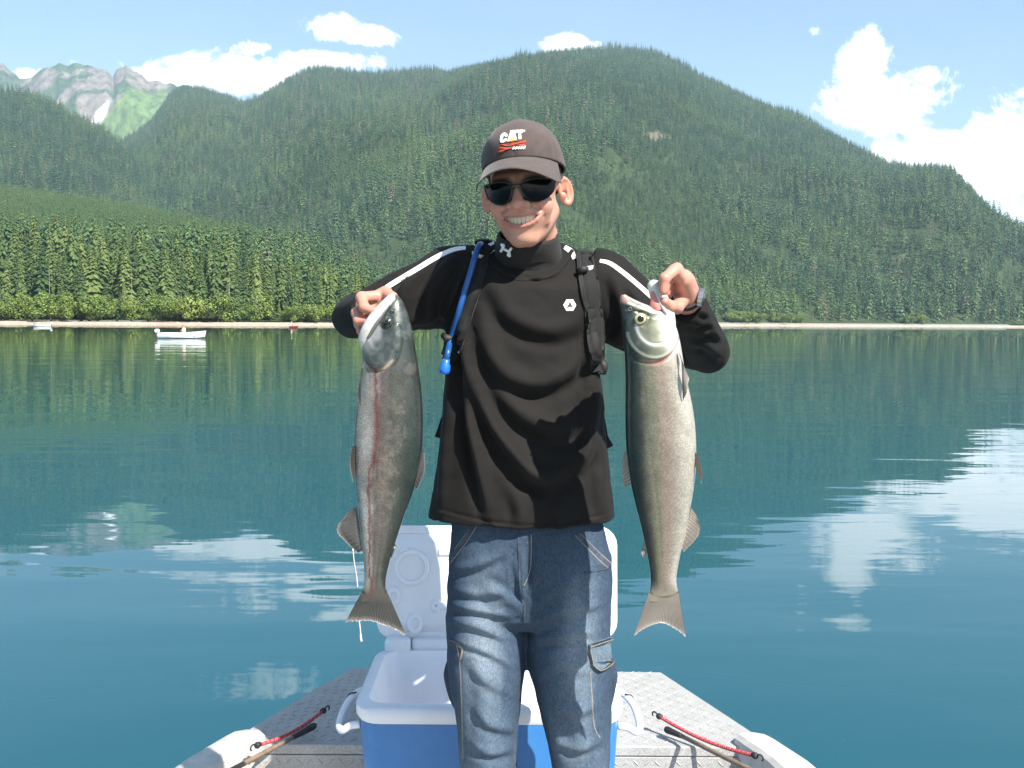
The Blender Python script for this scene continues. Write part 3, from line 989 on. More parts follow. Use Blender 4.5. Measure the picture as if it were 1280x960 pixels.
# lid: slab leaning back a little; built flat (x, u, n) then stood up
TH = math.radians(82)
ltop = P(620, 657, yb_c + .075)[2]
LH = (ltop - ZT - .02) / math.sin(TH)
lo = np.array([CX + .012, yb_c + .012, ZT + .022])
eu = np.array([0, math.cos(TH), math.sin(TH)]); en = np.array([0, -math.sin(TH), math.cos(TH)])
def lid_pts(a): return lo + a[:, :1] * np.array([1.0, 0, 0]) + a[:, 1:2] * eu + a[:, 2:3] * en
HW = HX + .022
R = [lid_pts(rrect(0, LH / 2, HW + d, LH / 2 + d, .055, z)) for z, d in ((-.055, -.03), (-.05, -.012), (-.03, -.002), (-.004, 0), (0.0, -.004))]
R += [lid_pts(rrect(0, LH / 2, HW + d, LH / 2 + d, .05, z)) for z, d in ((0.0, -.022), (-.003, -.024), (.012, -.045), (.014, -.052))]
v, f = loft(R, True)
lid = MB().add((v, f)).build('lid', m_cool_white, cooler, True, sharp=45)
# moulded shapes on the lid's inner face
mb = MB()
def disc(x, u, r, h0, h1, n=28, k=1.0):
    rr_ = [lid_pts(np.stack([x + rr * np.cos(a_), u + k * rr * np.sin(a_), np.full(n, hh)], 1)) for a_ in [np.arange(n) * 2 * math.pi / n] for rr, hh in ((r, h0), (r, h1 - .003), (r - .003, h1), (r - .012, h1), (r - .015, h1 - .006), (.001, h1 - .007))]
    return loft(rr_, True)
def lid_at(px, py):
    d = P(px, py, 1.0) - CAM
    tt = ((lo + en * .014 - CAM) @ en) / (d @ en)
    q = CAM + d * tt - lo
    return q[0], q @ eu
for px in (515, 726):
    x, u = lid_at(px, 709); MB().add(disc(x, u, .052, .008, .026)).build('cup_ring', m_cool_white, lid, True, sharp=40)
for px, py, r in ((492, 745, .022), (519, 779, .024), (505, 690, .014), (545, 757, .016), (735, 757, .016), (745, 745, .022), (716, 779, .024), (600, 700, .02), (660, 700, .02)):
    x, u = lid_at(px, py); MB().add(disc(x, u, r, .008, .019, 20, 1.35)).build('moulded_boss', m_cool_white, lid, True, sharp=40)
mb = MB()
for py in (690, 757):
    xa, u = lid_at(545, py); xb, _ = lid_at(735, py)
    mb.add((lid_pts(np.array([(xa, u - .012, .010), (xb, u - .012, .010), (xb, u + .012, .010), (xa, u + .012, .010), (xa + .01, u - .008, .02), (xb - .01, u - .008, .02), (xb - .01, u + .008, .02), (xa + .01, u + .008, .02)])),
            [(0, 1, 5, 4), (1, 2, 6, 5), (2, 3, 7, 6), (3, 0, 4, 7), (4, 5, 6, 7)]))
mb.build('rib', m_cool_white, lid, False)
# swing handles
for s in (-1, 1):
    xe = CX + s * HX
    pth = smooth_path([(xe - s * .005, CY + .0, ZT - .045), (xe + s * .022, CY - .005, ZT - .043), (xe + s * .048, CY - .05, ZT - .06), (xe + s * .056, CY - .12, ZT - .085), (xe + s * .042, CY - .155, ZT - .088), (xe + s * .02, CY - .165, ZT - .072), (xe - s * .005, CY - .165, ZT - .068)], 30)
    o = MB().add(tube(pth, .0095, 12)).build('handle', m_cool_white, cooler)
    mb = MB().add(tube([(xe + s * .026, CY - .03, ZT - .036), (xe + s * .045, CY - .025, ZT - .042), (xe + s * .056, CY - .04, ZT - .064)], .0025, 6))
    mb.build('clip_wire', mat_simple('black wire', (.03, .03, .03), .5) if s < 0 else bpy.data.materials['black wire'], o)

# ------------------------------------------------------------------ bungee cords and wooden rods on the deck
m_cord, t, b = mat_new('red braided cord')
at_ = attr(t, 'run'); at2 = attr(t, 'turn')
wv = t.math('SINE', t.math('ADD', t.math('MULTIPLY', at_.outputs['Fac'], 420.0), t.math('MULTIPLY', at2.outputs['Fac'], 6.283)))
t.link(t.ramp(wv, ((0.35, (0.45, 0.03, 0.04)), (0.45, (0.62, 0.52, 0.48)), (0.8, (0.40, 0.02, 0.035)))), b.inputs['Base Color'])
wv2 = t.math('SINE', t.math('MULTIPLY', at_.outputs['Fac'], 900.0))
t.link(t.bump(wv2, 0.6, 0.001), b.inputs['Normal'])
b.inputs['Roughness'].default_value = 0.75
m_black = mat_simple('black rubber', (0.022, 0.021, 0.021), 0.6, 0.4, var=0.2)
m_tan = mat_simple('tan varnished wood', (0.20, 0.145, 0.095), 0.5, 0.5, var=0.25, vscale=40)
for (a0, a1, lab) in (((405, 888), (321, 932), 'red braided bungee cord hooked to the shaded left cooler handle'), ((823, 895), (945, 945), 'red and white bungee cord lying on the sunlit right side of the deck')):
    z_ = DECK + .055
    A, B = PZ(*a0, z_), PZ(*a1, DECK + .04)
    pth = np.array([A + (B - A) * k - np.array([0, 0, .015 * math.sin(math.pi * k)]) for k in np.linspace(0, 1, 90)])
    root = empty('bungee_cord', tuple(pth[45])); tag(root, lab, 'bungee cord', 'bungee cords stretched beside the cooler')
    v, f = tube(pth, .0052, 10)
    me = mk_mesh('cord', v, f)
    set_float(me, np.repeat(np.linspace(0, np.linalg.norm(B - A), 90), 10), 'run'); set_float(me, np.tile(np.arange(10) / 10, 90), 'turn')
    obj('cord', me, m_cord, root)
    for E, dirn in ((A, (A - B)), (B, (B - A))):
        d = dirn / np.linalg.norm(dirn)
        hk = MB().add(tube([E - d * .012, E - d * .002, E + d * .004], [.0065, .0095, .007], 12))
        hk.add(tube([E + d * (.004 + .009 * (1 - math.cos(a_))) + np.array([0, 0, .008 * math.sin(a_)]) for a_ in np.linspace(0, 4.0, 16)], .0022, 8))
        hk.build('hook', m_black, root)
for (tip, mid, end, lab, bl) in (((395, 906), (366, 922), (283, 966), 'tan wooden rod with black rubber end in the shade left of the cooler', 1), ((831, 911), (852, 920), (945, 966), 'brown rod with rounded dark end lying on the sunlit right side of the deck', 1)):
    z_ = DECK + .03
    a_, m_, e_ = PZ(*tip, z_), PZ(*mid, z_), PZ(*end, DECK + .07)
    root = empty('wooden_rod', tuple(m_)); tag(root, lab, 'rod', 'wooden rods beside the cooler')
    MB().add(tube([m_, (m_ * 2 + e_) / 3, e_, e_ + (e_ - m_) * 1.6], [.0062, .0065, .007, .008], 12)).build('shaft', m_tan, root)
    MB().add(tube([a_ + (m_ - a_) * k for k in (0, .06, .15, .5, .9, 1.02)], [.004, .0085, .0105, .009, .0075, .007], 14)).build('end_cap', m_black, root)


# ------------------------------------------------------------------ other boats out on the lake
m_bw = mat_simple('white boat paint', (0.80, 0.80, 0.78), 0.35, 0.5, var=0.05, vscale=3)
m_br = mat_simple('red boat paint', (0.22, 0.035, 0.035), 0.4, 0.5, var=0.1, vscale=3)
m_grey = mat_simple('dark grey plastic', (0.06, 0.06, 0.065), 0.5)
m_skin0 = mat_simple('skin', (0.50, 0.30, 0.21), 0.55, var=0.08)
m_orange = mat_simple('orange cap cloth', (0.62, 0.24, 0.08), 0.8)
m_pale = mat_simple('pale shirt cloth', (0.72, 0.62, 0.52), 0.8)


def small_boat(name, label, px, py, Y, L, heading, hull_m, top_m, motor=True, hgt=.62):
    """Open skiff: lofted hull, thwarts, gunwale strip and outboard. Bow towards +x before heading."""
    base = P(px, py, Y); base[2] = 0
    root = empty(name, tuple(base), 0)
    tag(root, label, 'boat')
    Bm = L * .36 / 2
    R = []; R2 = []
    for k in range(13):
        f = k / 12; x = (f - .5) * L
        wdt = Bm * (0.88 + .12 * math.sin(f * 2.2)) * (1 - max(0, (f - .55) / .45) ** 2.2) + .01
        top = hgt * (1 + .38 * max(0, (f - .4) / .6) ** 2); keel = -.14 + .36 * max(0, (f - .72) / .28) ** 2
        xx = x + .10 * max(0, (f - .8) / .2)
        sec = [(-1, top), (-.97, top * .6), (-.86, .12 + max(0, keel)), (-.45, keel + .02), (0, keel), (.45, keel + .02), (.86, .12 + max(0, keel)), (.97, top * .6), (1, top), (.93, top - .005), (.80, .2), (0, .12 + max(0, keel)), (-.80, .2), (-.93, top - .005)]
        R.append(np.array([(xx + (z - .3) * .25 * max(0, (f - .8) / .2), y * wdt, z) for y, z in sec]))
    c, s = math.cos(heading), math.sin(heading)
    def tr(v): v = np.asarray(v, float); return np.stack([v[:, 0] * c - v[:, 1] * s + base[0], v[:, 0] * s + v[:, 1] * c + base[1], v[:, 2]], 1)
    v, f = loft(R, True)
    MB().add((tr(v), f)).build('hull', hull_m, root, True, sharp=35)
    mb = MB()
    for sd in (-1, 1):
        e = np.array([r_[0 if sd < 0 else 8] for r_ in R]); mb.add(tube(tr(e), .035, 6))
    mb.build('gunwale', top_m, root)
    for fx in (-.28, .05, .3):
        v, f = box(fx * L - .14, fx * L + .14, -Bm * .8, Bm * .8, hgt * .55, hgt * .6)
        MB().add((tr(v), f)).build('bench', top_m, root, False)
    if motor:
        mt = MB()
        R3 = [rrect(-L * .5 - .18, 0, a, b_, .06, z) for a, b_, z in ((.16, .13, hgt + .0), (.25, .17, hgt + .10), (.27, .18, hgt + .28), (.22, .15, hgt + .40), (.12, .08, hgt + .44))]
        v, f = loft(R3, True); mt.add((tr(v), f))
        mo = mt.build('outboard_motor', m_bw, root)
        v, f = loft([rrect(-L * .5 - .2, 0, a, b_, .03, z) for a, b_, z in ((.11, .04, -.5), (.10, .05, .1), (.13, .08, hgt - .02))], True)
        MB().add((tr(v), f)).build('motor_leg', m_grey, mo)
    return root, base, tr


def sitter(label, base, shirt_m, hat_m, face, z0, sc=1.0):
    """Small seated figure: one continuous body with cap and shirt as children."""
    root = empty('person', tuple(base)); tag(root, label, 'person')
    bx, by, bz = base
    c, s = math.cos(face), math.sin(face)
    def Wp(x, y, z): return (bx + (x * c - y * s) * sc, by + (x * s + y * c) * sc, z0 + z * sc)
    me = bpy.data.meshes.new('body')
    pts = [(0, 0, .02), (0, 0, .22), (.02, 0, .42), (.03, 0, .52), (.05, 0, .60), (.07, 0, .70), (.08, 0, .80),
           (.0, .2, .46), (.1, .27, .24), (.3, .2, .2), (.0, -.2, .46), (.1, -.27, .24), (.3, -.2, .2),
           (.38, .12, .06), (.45, .12, -.36), (.58, .12, -.38), (.38, -.12, .06), (.45, -.12, -.36), (.58, -.12, -.38)]
    ed = [(0, 1), (1, 2), (2, 3), (3, 4), (4, 5), (5, 6), (2, 7), (7, 8), (8, 9), (2, 10), (10, 11), (11, 12), (0, 13), (13, 14), (14, 15), (0, 16), (16, 17), (17, 18)]
    rad = [.16, .15, .14, .07, .06, .105, .085, .07, .05, .04, .07, .05, .04, .085, .06, .05, .085, .06, .05]
    me.from_pydata([Wp(*p) for p in pts], ed, [])
    o = bpy.data.objects.new('body', me); COL.objects.link(o); o.parent = root; o.matrix_parent_inverse = root.matrix_basis.inverted()
    sk = o.modifiers.new('skin', 'SKIN'); sk.use_smooth_shade = True
    for d_, r_ in zip(me.skin_vertices[0].data, rad): d_.radius = (r_ * sc, r_ * sc)
    me.skin_vertices[0].data[0].use_root = True
    sb = o.modifiers.new('sub', 'SUBSURF'); sb.levels = 1; sb.render_levels = 1
    me.materials.append(m_skin0)
    R = [ring(Wp(x, 0, z), np.array([c, s, 0]) * a * sc, np.array([-s, c, 0]) * b_ * sc, 14) for x, z, a, b_ in ((0, -.08, .17, .2), (0, .1, .165, .19), (.01, .3, .165, .2), (.02, .46, .13, .25), (.03, .53, .075, .1))]
    v, f = loft(R, True); MB().add((v, f)).build('shirt', shirt_m, root)
    R = [ring(Wp(x, 0, z), np.array([c, s, 0]) * a * sc, np.array([-s, c, 0]) * b_ * sc, 14) for x, z, a, b_ in ((.07, .735, .125, .115), (.07, .80, .12, .11), (.07, .85, .08, .075), (.07, .87, .02, .02))]
    v, f = loft(R, True); mb = MB().add((v, f))
    v, f = loft([ring(Wp(.21, 0, .745 + dz), np.array([c, s, 0]) * .09 * sc, np.array([-s, c, 0]) * .09 * sc, 12) for dz in (0, .015)], True); mb.add((v, f))
    mb.build('cap', hat_m, root)
    return root


r1, b1, _ = small_boat('motor_boat', 'white open motor boat with outboard at its stern, out on the lake at left', 227, 424.5, 112, 4.9, math.radians(8), m_bw, m_bw)
sitter('person in an orange cap sitting in the white motor boat on the lake', (b1[0] + .28, b1[1], 0), m_pale, m_orange, math.radians(160), .62, 1.1)
r2, b2_, _ = small_boat('motor_boat', 'tiny white and red boat close to the beach at the far left', 53, 409.5, 285, 4.6, math.radians(185), m_bw, m_br, hgt=.7)
r3, b3, _ = small_boat('motor_boat', 'small dark red boat seen end on near the beach, left of the angler\'s elbow', 367, 410, 300, 3.0, math.radians(50), m_br, m_br, motor=False, hgt=.5)
sitter('person in a white shirt sitting up in the small red boat', (b3[0] - .6, b3[1] - .4, 0), m_bw, m_bw, 0.4, .75, 1.35)


# ------------------------------------------------------------------ distance-field modelling for skin
def sd_ell(p, c, r):
    q = p - np.asarray(c, np.float32); r = np.asarray(r, np.float32)
    k0 = np.linalg.norm(q / r, axis=-1); k1 = np.linalg.norm(q / (r * r), axis=-1)
    return k0 * (k0 - 1) / (k1 + 1e-9)


def sd_cap(p, a, b, ra, rb=None):
    rb = ra if rb is None else rb
    a = np.asarray(a, np.float32); b = np.asarray(b, np.float32)
    ba = b - a; q = p - a
    h = np.clip((q @ ba) / (ba @ ba + 1e-12), 0, 1)
    return np.linalg.norm(q - h[..., None] * ba, axis=-1) - (ra + (rb - ra) * h)


def smin(a, b, k):
    h = np.clip(0.5 + 0.5 * (b - a) / k, 0, 1)
    return b + (a - b) * h - k * h * (1 - h)


def smax(a, b, k): return -smin(-a, -b, k)


def surface_nets(fn, lo, hi, h):
    lo = np.asarray(lo, float); n = np.ceil((np.asarray(hi) - lo) / h).astype(int) + 1
    ax = [lo[i] + h * np.arange(n[i]) for i in range(3)]
    g = np.stack(np.meshgrid(*ax, indexing='ij'), -1).astype(np.float32)
    v = fn(g.reshape(-1, 3)).reshape(n).astype(np.float32)
    s = v < 0
    acc = np.zeros((*(n - 1), 3), np.float32); cnt = np.zeros(n - 1, np.float32)
    faces_src = []
    for a in range(3):
        sl0 = [slice(None)] * 3; sl1 = [slice(None)] * 3
        sl0[a] = slice(0, -1); sl1[a] = slice(1, None)
        v0 = v[tuple(sl0)]; v1 = v[tuple(sl1)]
        cr = np.argwhere(s[tuple(sl0)] != s[tuple(sl1)])
        if len(cr) == 0: continue
        x0 = v0[tuple(cr.T)]; x1 = v1[tuple(cr.T)]
        t = x0 / (x0 - x1)
        pos = cr.astype(np.float32); pos[:, a] += t
        b, c = [(1, 2), (2, 0), (0, 1)][a]
        ok = (cr[:, b] > 0) & (cr[:, c] > 0) & (cr[:, b] < n[b] - 1) & (cr[:, c] < n[c] - 1)
        cr, pos, x0 = cr[ok], pos[ok], x0[ok]
        quad = []
        for db, dc in ((1, 1), (0, 1), (0, 0), (1, 0)):
            ce = cr.copy(); ce[:, b] -= db; ce[:, c] -= dc
            np.add.at(acc, tuple(ce.T), pos); np.add.at(cnt, tuple(ce.T), 1)
            quad.append(ce)
        q = np.stack(quad, 1)
        q[x0 > 0] = q[x0 > 0][:, ::-1]
        faces_src.append(q)
    act = np.argwhere(cnt > 0)
    idx = np.full(n - 1, -1, np.int32); idx[tuple(act.T)] = np.arange(len(act))
    verts = acc[tuple(act.T)] / cnt[tuple(act.T)][:, None] * h + lo
    q = np.concatenate(faces_src)
    return verts, idx[q[..., 0], q[..., 1], q[..., 2]]


def mesh_vf(me):
    v = np.empty(len(me.vertices) * 3, np.float32); me.vertices.foreach_get('co', v)
    return v.reshape(-1, 3)


def normals(me):
    n = np.empty(len(me.vertices) * 3, np.float32); me.vertices.foreach_get('normal', n)
    return n.reshape(-1, 3)


def remesh(parts, vox, smooth_it=2, fac=0.5):
    """Union of closed shapes as one continuous surface."""
    V = []; F = []; n = 0
    for v, f in parts:
        V.append(np.asarray(v, np.float32)); F += [tuple(int(i) + n for i in q) for q in f]; n += len(v)
    me = mk_mesh('tmp', np.concatenate(V), F)
    o = bpy.data.objects.new('tmp', me); COL.objects.link(o)
    md = o.modifiers.new('r', 'REMESH'); md.mode = 'VOXEL'; md.voxel_size = vox; md.use_smooth_shade = True
    if smooth_it:
        sm = o.modifiers.new('s', 'SMOOTH'); sm.factor = fac; sm.iterations = smooth_it
    dg = bpy.context.evaluated_depsgraph_get()
    out = bpy.data.meshes.new_from_object(o.evaluated_get(dg))
    bpy.data.objects.remove(o); bpy.data.meshes.remove(me)
    out.materials.clear()
    out.shade_smooth()
    return out


from mathutils.bvhtree import BVHTree


def bvh_of(me):
    me.calc_loop_triangles()
    v = mesh_vf(me)
    tr = np.empty(len(me.loop_triangles) * 3, np.int32); me.loop_triangles.foreach_get('vertices', tr)
    return BVHTree.FromPolygons([tuple(x) for x in v.tolist()], [tuple(x) for x in tr.reshape(-1, 3).tolist()])


def cast(bv, px, py, off=0.0):
    d = P(px, py, 1.0) - CAM; d /= np.linalg.norm(d)
    hit, nrm, _, _ = bv.ray_cast(Vector(CAM), Vector(d))
    if hit is None:
        hit, nrm, _, dd = bv.find_nearest(Vector(P(px, py, 2.12)))
    if nrm.y > 0: nrm = -nrm
    return np.array(hit) + np.array(nrm) * off, np.array(nrm)


def ribbon(bv, pxpath, width, off=0.002, thick=0.0015, n=40, across=4, widths=None):
    """Cloth strip lying on a surface, following a path seen in the photograph."""
    p = smooth_path(pxpath, n)
    wd = np.full(n, width) if widths is None else np.interp(np.linspace(0, 1, n), np.linspace(0, 1, len(widths)), widths)
    top = []; bot = []
    for i in range(n):
        t = p[min(i + 1, n - 1)] - p[max(i - 1, 0)]; t = t / (np.linalg.norm(t) + 1e-9)
        s = np.array([-t[1], t[0]])
        for k in range(across + 1):
            f = k / across - .5
            q, nr = cast(bv, *(p[i] + s * f * wd[i]))
            crown = (1 - (2 * f) ** 4)
            top.append(q + nr * (off + thick * crown)); bot.append(q - nr * 0.002)
    m = across + 1
    V = np.array(top + bot); N = len(top)
    F = [tuple(x) for x in grid_faces(n, m)] + [tuple(x[::-1] + N) for x in grid_faces(n, m)]
    for i in range(n - 1):
        F.append((i * m, i * m + N, (i + 1) * m + N, (i + 1) * m)); F.append((i * m + m - 1, (i + 1) * m + m - 1, (i + 1) * m + m - 1 + N, i * m + m - 1 + N))
    F.append(tuple(range(m)) + tuple(range(N + m - 1, N - 1, -1)))
    e = (n - 1) * m
    F.append(tuple(range(e + m - 1, e - 1, -1)) + tuple(range(N + e, N + e + m)))
    return V, F


from mathutils.geometry import tessellate_polygon


def patch(bv, poly, off=0.0012, dens=2.0):
    """Flat print or patch: a polygon given in picture pixels, laid on a surface with a thin edge."""
    pts = []
    for i in range(len(poly)):
        a = np.array(poly[i], float); b = np.array(poly[(i + 1) % len(poly)], float)
        m = max(1, int(np.linalg.norm(b - a) / dens))
        pts += [a + (b - a) * k / m for k in range(m)]
    tri = tessellate_polygon([[Vector((p[0], p[1], 0)) for p in pts]])
    hits = [cast(bv, *p) for p in pts]
    n = len(pts)
    V = [h + nr * off for h, nr in hits] + [h - nr * .001 for h, nr in hits]
    F = [tuple(t) for t in tri] + [(i, (i + 1) % n, (i + 1) % n + n, i + n) for i in range(n)]
    return np.array(V), F


# ------------------------------------------------------------------ head
HEAD_Y = 2.08; HS = HEAD_Y / 2.15      # head carried a little forward of the shoulders
HEAD_C = P(656, 237, HEAD_Y)
M_HEAD = Matrix.Translation(Vector(HEAD_C)) @ Matrix.Rotation(math.radians(-10), 4, 'Z') @ Matrix.Rotation(math.radians(-4.5), 4, 'Y') @ Matrix.Rotation(math.radians(11), 4, 'X') @ Matrix.Scale(HS, 4)
HM = np.array(M_HEAD)


def HW_(p):
    p = np.asarray(p, float)
    return p @ HM[:3, :3].T + HM[:3, 3]


def HL_(p):
    return (np.asarray(p, float) - HM[:3, 3]) @ HM[:3, :3] / HS ** 2


def mouth_edges(x):
    u = np.clip(np.abs(x) / 0.040, 0, 1.2)
    zu = -0.0470 - 0.0025 * (1 - u ** 2)
    zl = -0.0470 - 0.0175 * np.clip(1 - u ** 2.2, -1, 1)
    return zu, zl


def face_y(x): return -0.1015 + 9.0 * x * x


def sdf_head(p):
    ax = np.abs(p[:, 0]); pm = p.copy(); pm[:, 0] = ax
    d = sd_ell(p, (0, .02, .04), (.0765, .097, .087))
    d = smin(d, sd_ell(p, (0, -.022, -.03), (.057, .070, .090)), .03)
    d = smin(d, sd_cap(pm, (.049, .010, -.050), (.013, -.070, -.096), .018, .016), .028)
    d = smin(d, sd_ell(p, (0, -.081, -.093), (.020, .018, .016)), .02)
    d = smin(d, sd_ell(pm, (.043, -.064, -.030), (.023, .026, .020)), .016)
    d = smin(d, sd_cap(pm, (.010, -.088, .030), (.045, -.070, .028), .012, .012), .02)
    d = smin(d, sd_ell(p, (0, -.080, -.054), (.041, .026, .029)), .018)
    # eye sockets
    d = smax(d, -sd_ell(pm, (.034, -.104, .008), (.020, .016, .014)), .010)
    # nose
    no = sd_cap(p, (0, -.090, .018), (0, -.116, -.020), .0088, .0110)
    no = smin(no, sd_ell(p, (0, -.116, -.0225), (.0132, .0125, .0110)), .008)
    no = smin(no, sd_ell(pm, (.0155, -.102, -.0250), (.0100, .0118, .0088)), .007)
    no = smax(no, -sd_ell(pm, (.0080, -.112, -.0360), (.0044, .006, .0055)), .003)
    d = smin(d, no, .009)
    # laugh lines: groove from the wing of the nose round the corner of the mouth
    for a, b in (((.021, -.098, -.024), (.038, -.089, -.036)), ((.038, -.089, -.036), (.0475, -.079, -.054)), ((.0475, -.079, -.054), (.044, -.076, -.074))):
        d = smax(d, -(sd_cap(pm, a, b, .0018)), .006)
    d = smin(d, sd_cap(pm, (.050, -.066, -.046), (.047, -.060, -.064), .006, .006), .02)
    # lips
    ts = np.linspace(0, 1, 6) * .040
    for a, b in zip(ts[:-1], ts[1:]):
        (ua, la), (ub, lb) = mouth_edges(a), mouth_edges(b)
        d = smin(d, sd_cap(pm, (a, face_y(a) - .001, ua + .0022), (b, face_y(b) - .001 + .001, ub + .0022), .0030, .0026), .004)
        d = smin(d, sd_cap(pm, (a, face_y(a) - .0015, la - .0040), (b, face_y(b), lb - .0020), .0046, .0032), .005)
    zu, zl = mouth_edges(ax)
    cav = np.maximum(np.maximum(p[:, 2] - zu, zl - p[:, 2]) * 0.8, np.maximum(ax - .040, p[:, 1] + .074))
    d = smax(d, -cav, .0025)
    # ears
    a = np.array([.66, .75, 0]); nrm = np.array([.75, -.66, 0])
    q = pm - np.array([.086, .012, -.013], np.float32)
    tl = 0.18
    la = q @ a; lc = q @ nrm; lb = q[:, 2]
    la, lb = la * math.cos(tl) - lb * math.sin(tl) * -1, lb * math.cos(tl) - la * math.sin(tl)
    e = np.stack([la, lb, lc], -1)
    ear = sd_ell(e, (0, 0, 0), (.0205, .033, .0085))
    ear = smax(ear, -sd_ell(e, (-.0015, .003, .0065), (.0145, .0255, .0095)), .003)
    ear = smin(ear, sd_cap(e, (.001, -.014, .0), (.006, .014, .0), .0036, .0030), .003)
    ear = smax(ear, -sd_ell(e, (-.006, -.004, .003), (.0065, .010, .010)), .003)
    ear = smin(ear, sd_ell(e, (-.010, -.006, .004), (.005, .008, .005)), .004)
    d = smin(d, ear, .006)
    # neck
    d = smin(d, sd_cap(p, (.0, .030, -.06), (-.004, .085, -.24), .056, .058), .022)
    return d


hv, hf = surface_nets(sdf_head, (-.115, -.14, -.245), (.115, .135, .14), .0019)
print('head', len(hv))
body_parts = [(HW_(hv), hf)]

# ------------------------------------------------------------------ hands
def hand(chains, palm, k_f=.003):
    allp = np.array([q[:3] for c in chains for q in c] + [q[:3] for q in palm])
    lo, hi = allp.min(0) - .04, allp.max(0) + .04

    def fn(p):
        d = None
        w_ = palm[0]
        for q in palm[1:]:
            e = sd_cap(p, w_[:3], q[:3], w_[3], q[3])
            d = e if d is None else smin(d, e, .016)
        for c in chains:
            f = None
            for a, b in zip(c[:-1], c[1:]):
                e = sd_cap(p, a[:3], b[:3], a[3], b[3])
                f = e if f is None else smin(f, e, .002)
            for a in c[1:-1]:      # knuckles
                f = smin(f, np.linalg.norm(p - np.asarray(a[:3], np.float32), axis=-1) - a[3] * 1.06, .003)
            d = smin(d, f, k_f)
        return d
    return surface_nets(fn, lo, hi, .0016)


def ch(pts, radii): return [np.append(P(*p), r) for p, r in zip(pts, radii)]


RF = (.0105, .0098, .0086, .0074)
L_WRIST = (463, 386, 1.95)
L_ch = [ch([(477, 370, 1.885), (452, 372, 1.858), (455, 384, 1.832), (470, 391, 1.818)], (.0115, .0108, .0095, .0078)),
        ch([(476, 380, 1.89), (446, 391, 1.865), (448, 401, 1.842), (464, 402, 1.828)], (.0112, .0105, .0092, .0076)),
        ch([(475, 390, 1.905), (449, 405, 1.88), (452, 414, 1.86), (466, 410, 1.848)], (.0105, .0098, .0086, .0072)),
        ch([(472, 396, 1.92), (455, 414, 1.905), (459, 420, 1.89), (468, 415, 1.88)], (.0095, .0086, .0075, .0065)),
        ch([(470, 381, 1.925), (482, 366, 1.885), (490, 372, 1.855), (494, 381, 1.838)], (.0130, .0120, .0105, .0088))]
L_palm = ch([L_WRIST, (477, 370, 1.885), (476, 380, 1.89), (475, 390, 1.905), (472, 396, 1.92)], (.024, .0150, .0150, .0145, .013))
R_WRIST = (858, 374, 1.945)
R_ch = [ch([(853, 350, 1.875), (843, 338, 1.842), (831, 348, 1.822), (829, 364, 1.822)], (.0118, .0112, .0098, .0080)),
        ch([(855, 347, 1.89), (846, 336, 1.862), (834, 345, 1.845), (831, 363, 1.842)], (.0115, .0108, .0095, .0080)),
        ch([(856, 350, 1.91), (846, 339, 1.885), (836, 350, 1.872), (833, 366, 1.866)], (.0108, .0100, .0088, .0074)),
        ch([(856, 356, 1.93), (848, 347, 1.912), (839, 357, 1.90), (836, 370, 1.892)], (.0095, .0088, .0076, .0066)),
        ch([(852, 376, 1.915), (846, 384, 1.872), (838, 383, 1.845), (831, 377, 1.832)], (.0140, .0125, .0108, .0090))]
R_palm = ch([R_WRIST, (853, 350, 1.875), (855, 347, 1.89), (856, 350, 1.91), (856, 356, 1.93)], (.023, .0150, .0150, .0145, .013))
for c, pl in ((L_ch, L_palm), (R_ch, R_palm)):
    body_parts.append(hand(c, pl))


def limb(pts, n=20):
    """Tapered limb from (px, py, Y, radius) stations."""
    p = smooth_path([np.append(P(*q[:3]), q[3]) for q in pts], 4 * len(pts))
    return tube(p[:, :3], p[:, 3], n)


SH = 1.45
body_parts.append(limb([(590, 356, 2.2, .050), (520, 374, 2.19, .045), (470, 388, 2.15, .038), (450, 394, 2.11, .034)]))
body_parts.append(limb([(447, 394, 2.12, .034), (452, 391, 2.03, .032), L_WRIST + (.024,), (468, 382, 1.92, .022)]))
body_parts.append(limb([(735, 352, 2.2, .050), (785, 392, 2.19, .047), (840, 421, 2.17, .040), (880, 438, 2.15, .035)]))
body_parts.append(limb([(883, 438, 2.16, .036), (870, 408, 2.05, .034), R_WRIST + (.023,), (857, 366, 1.92, .021)]))
R = []
for y, xl_, xr_, dp in ((324, 630, 690, .04), (340, 606, 714, .06), (360, 582, 742, .080), (420, 575, 735, .10), (520, 580, 735, .10), (600, 575, 745, .105), (680, 572, 752, .105), (745, 580, 745, .09)):
    a = P(xl_, y, 2.18); b = P(xr_, y, 2.18)
    R.append(ring((a + b) / 2, (b - a) / 2, (0, dp, 0), 32, 2.3))
body_parts.append(loft(R[::-1]))
for s_, xs_ in ((-1, ((606, 720), (606, 850), (610, 960), (614, 1180), (614, 1230))), (1, ((708, 720), (712, 850), (722, 960), (728, 1180), (728, 1230)))):
    body_parts.append(limb([(x, y, 2.18, r) for (x, y), r in zip(xs_, (.075, .060, .050, .036, .036))]))
body_me = remesh(body_parts, .0024, 1, .35)
print('body', len(body_me.vertices))

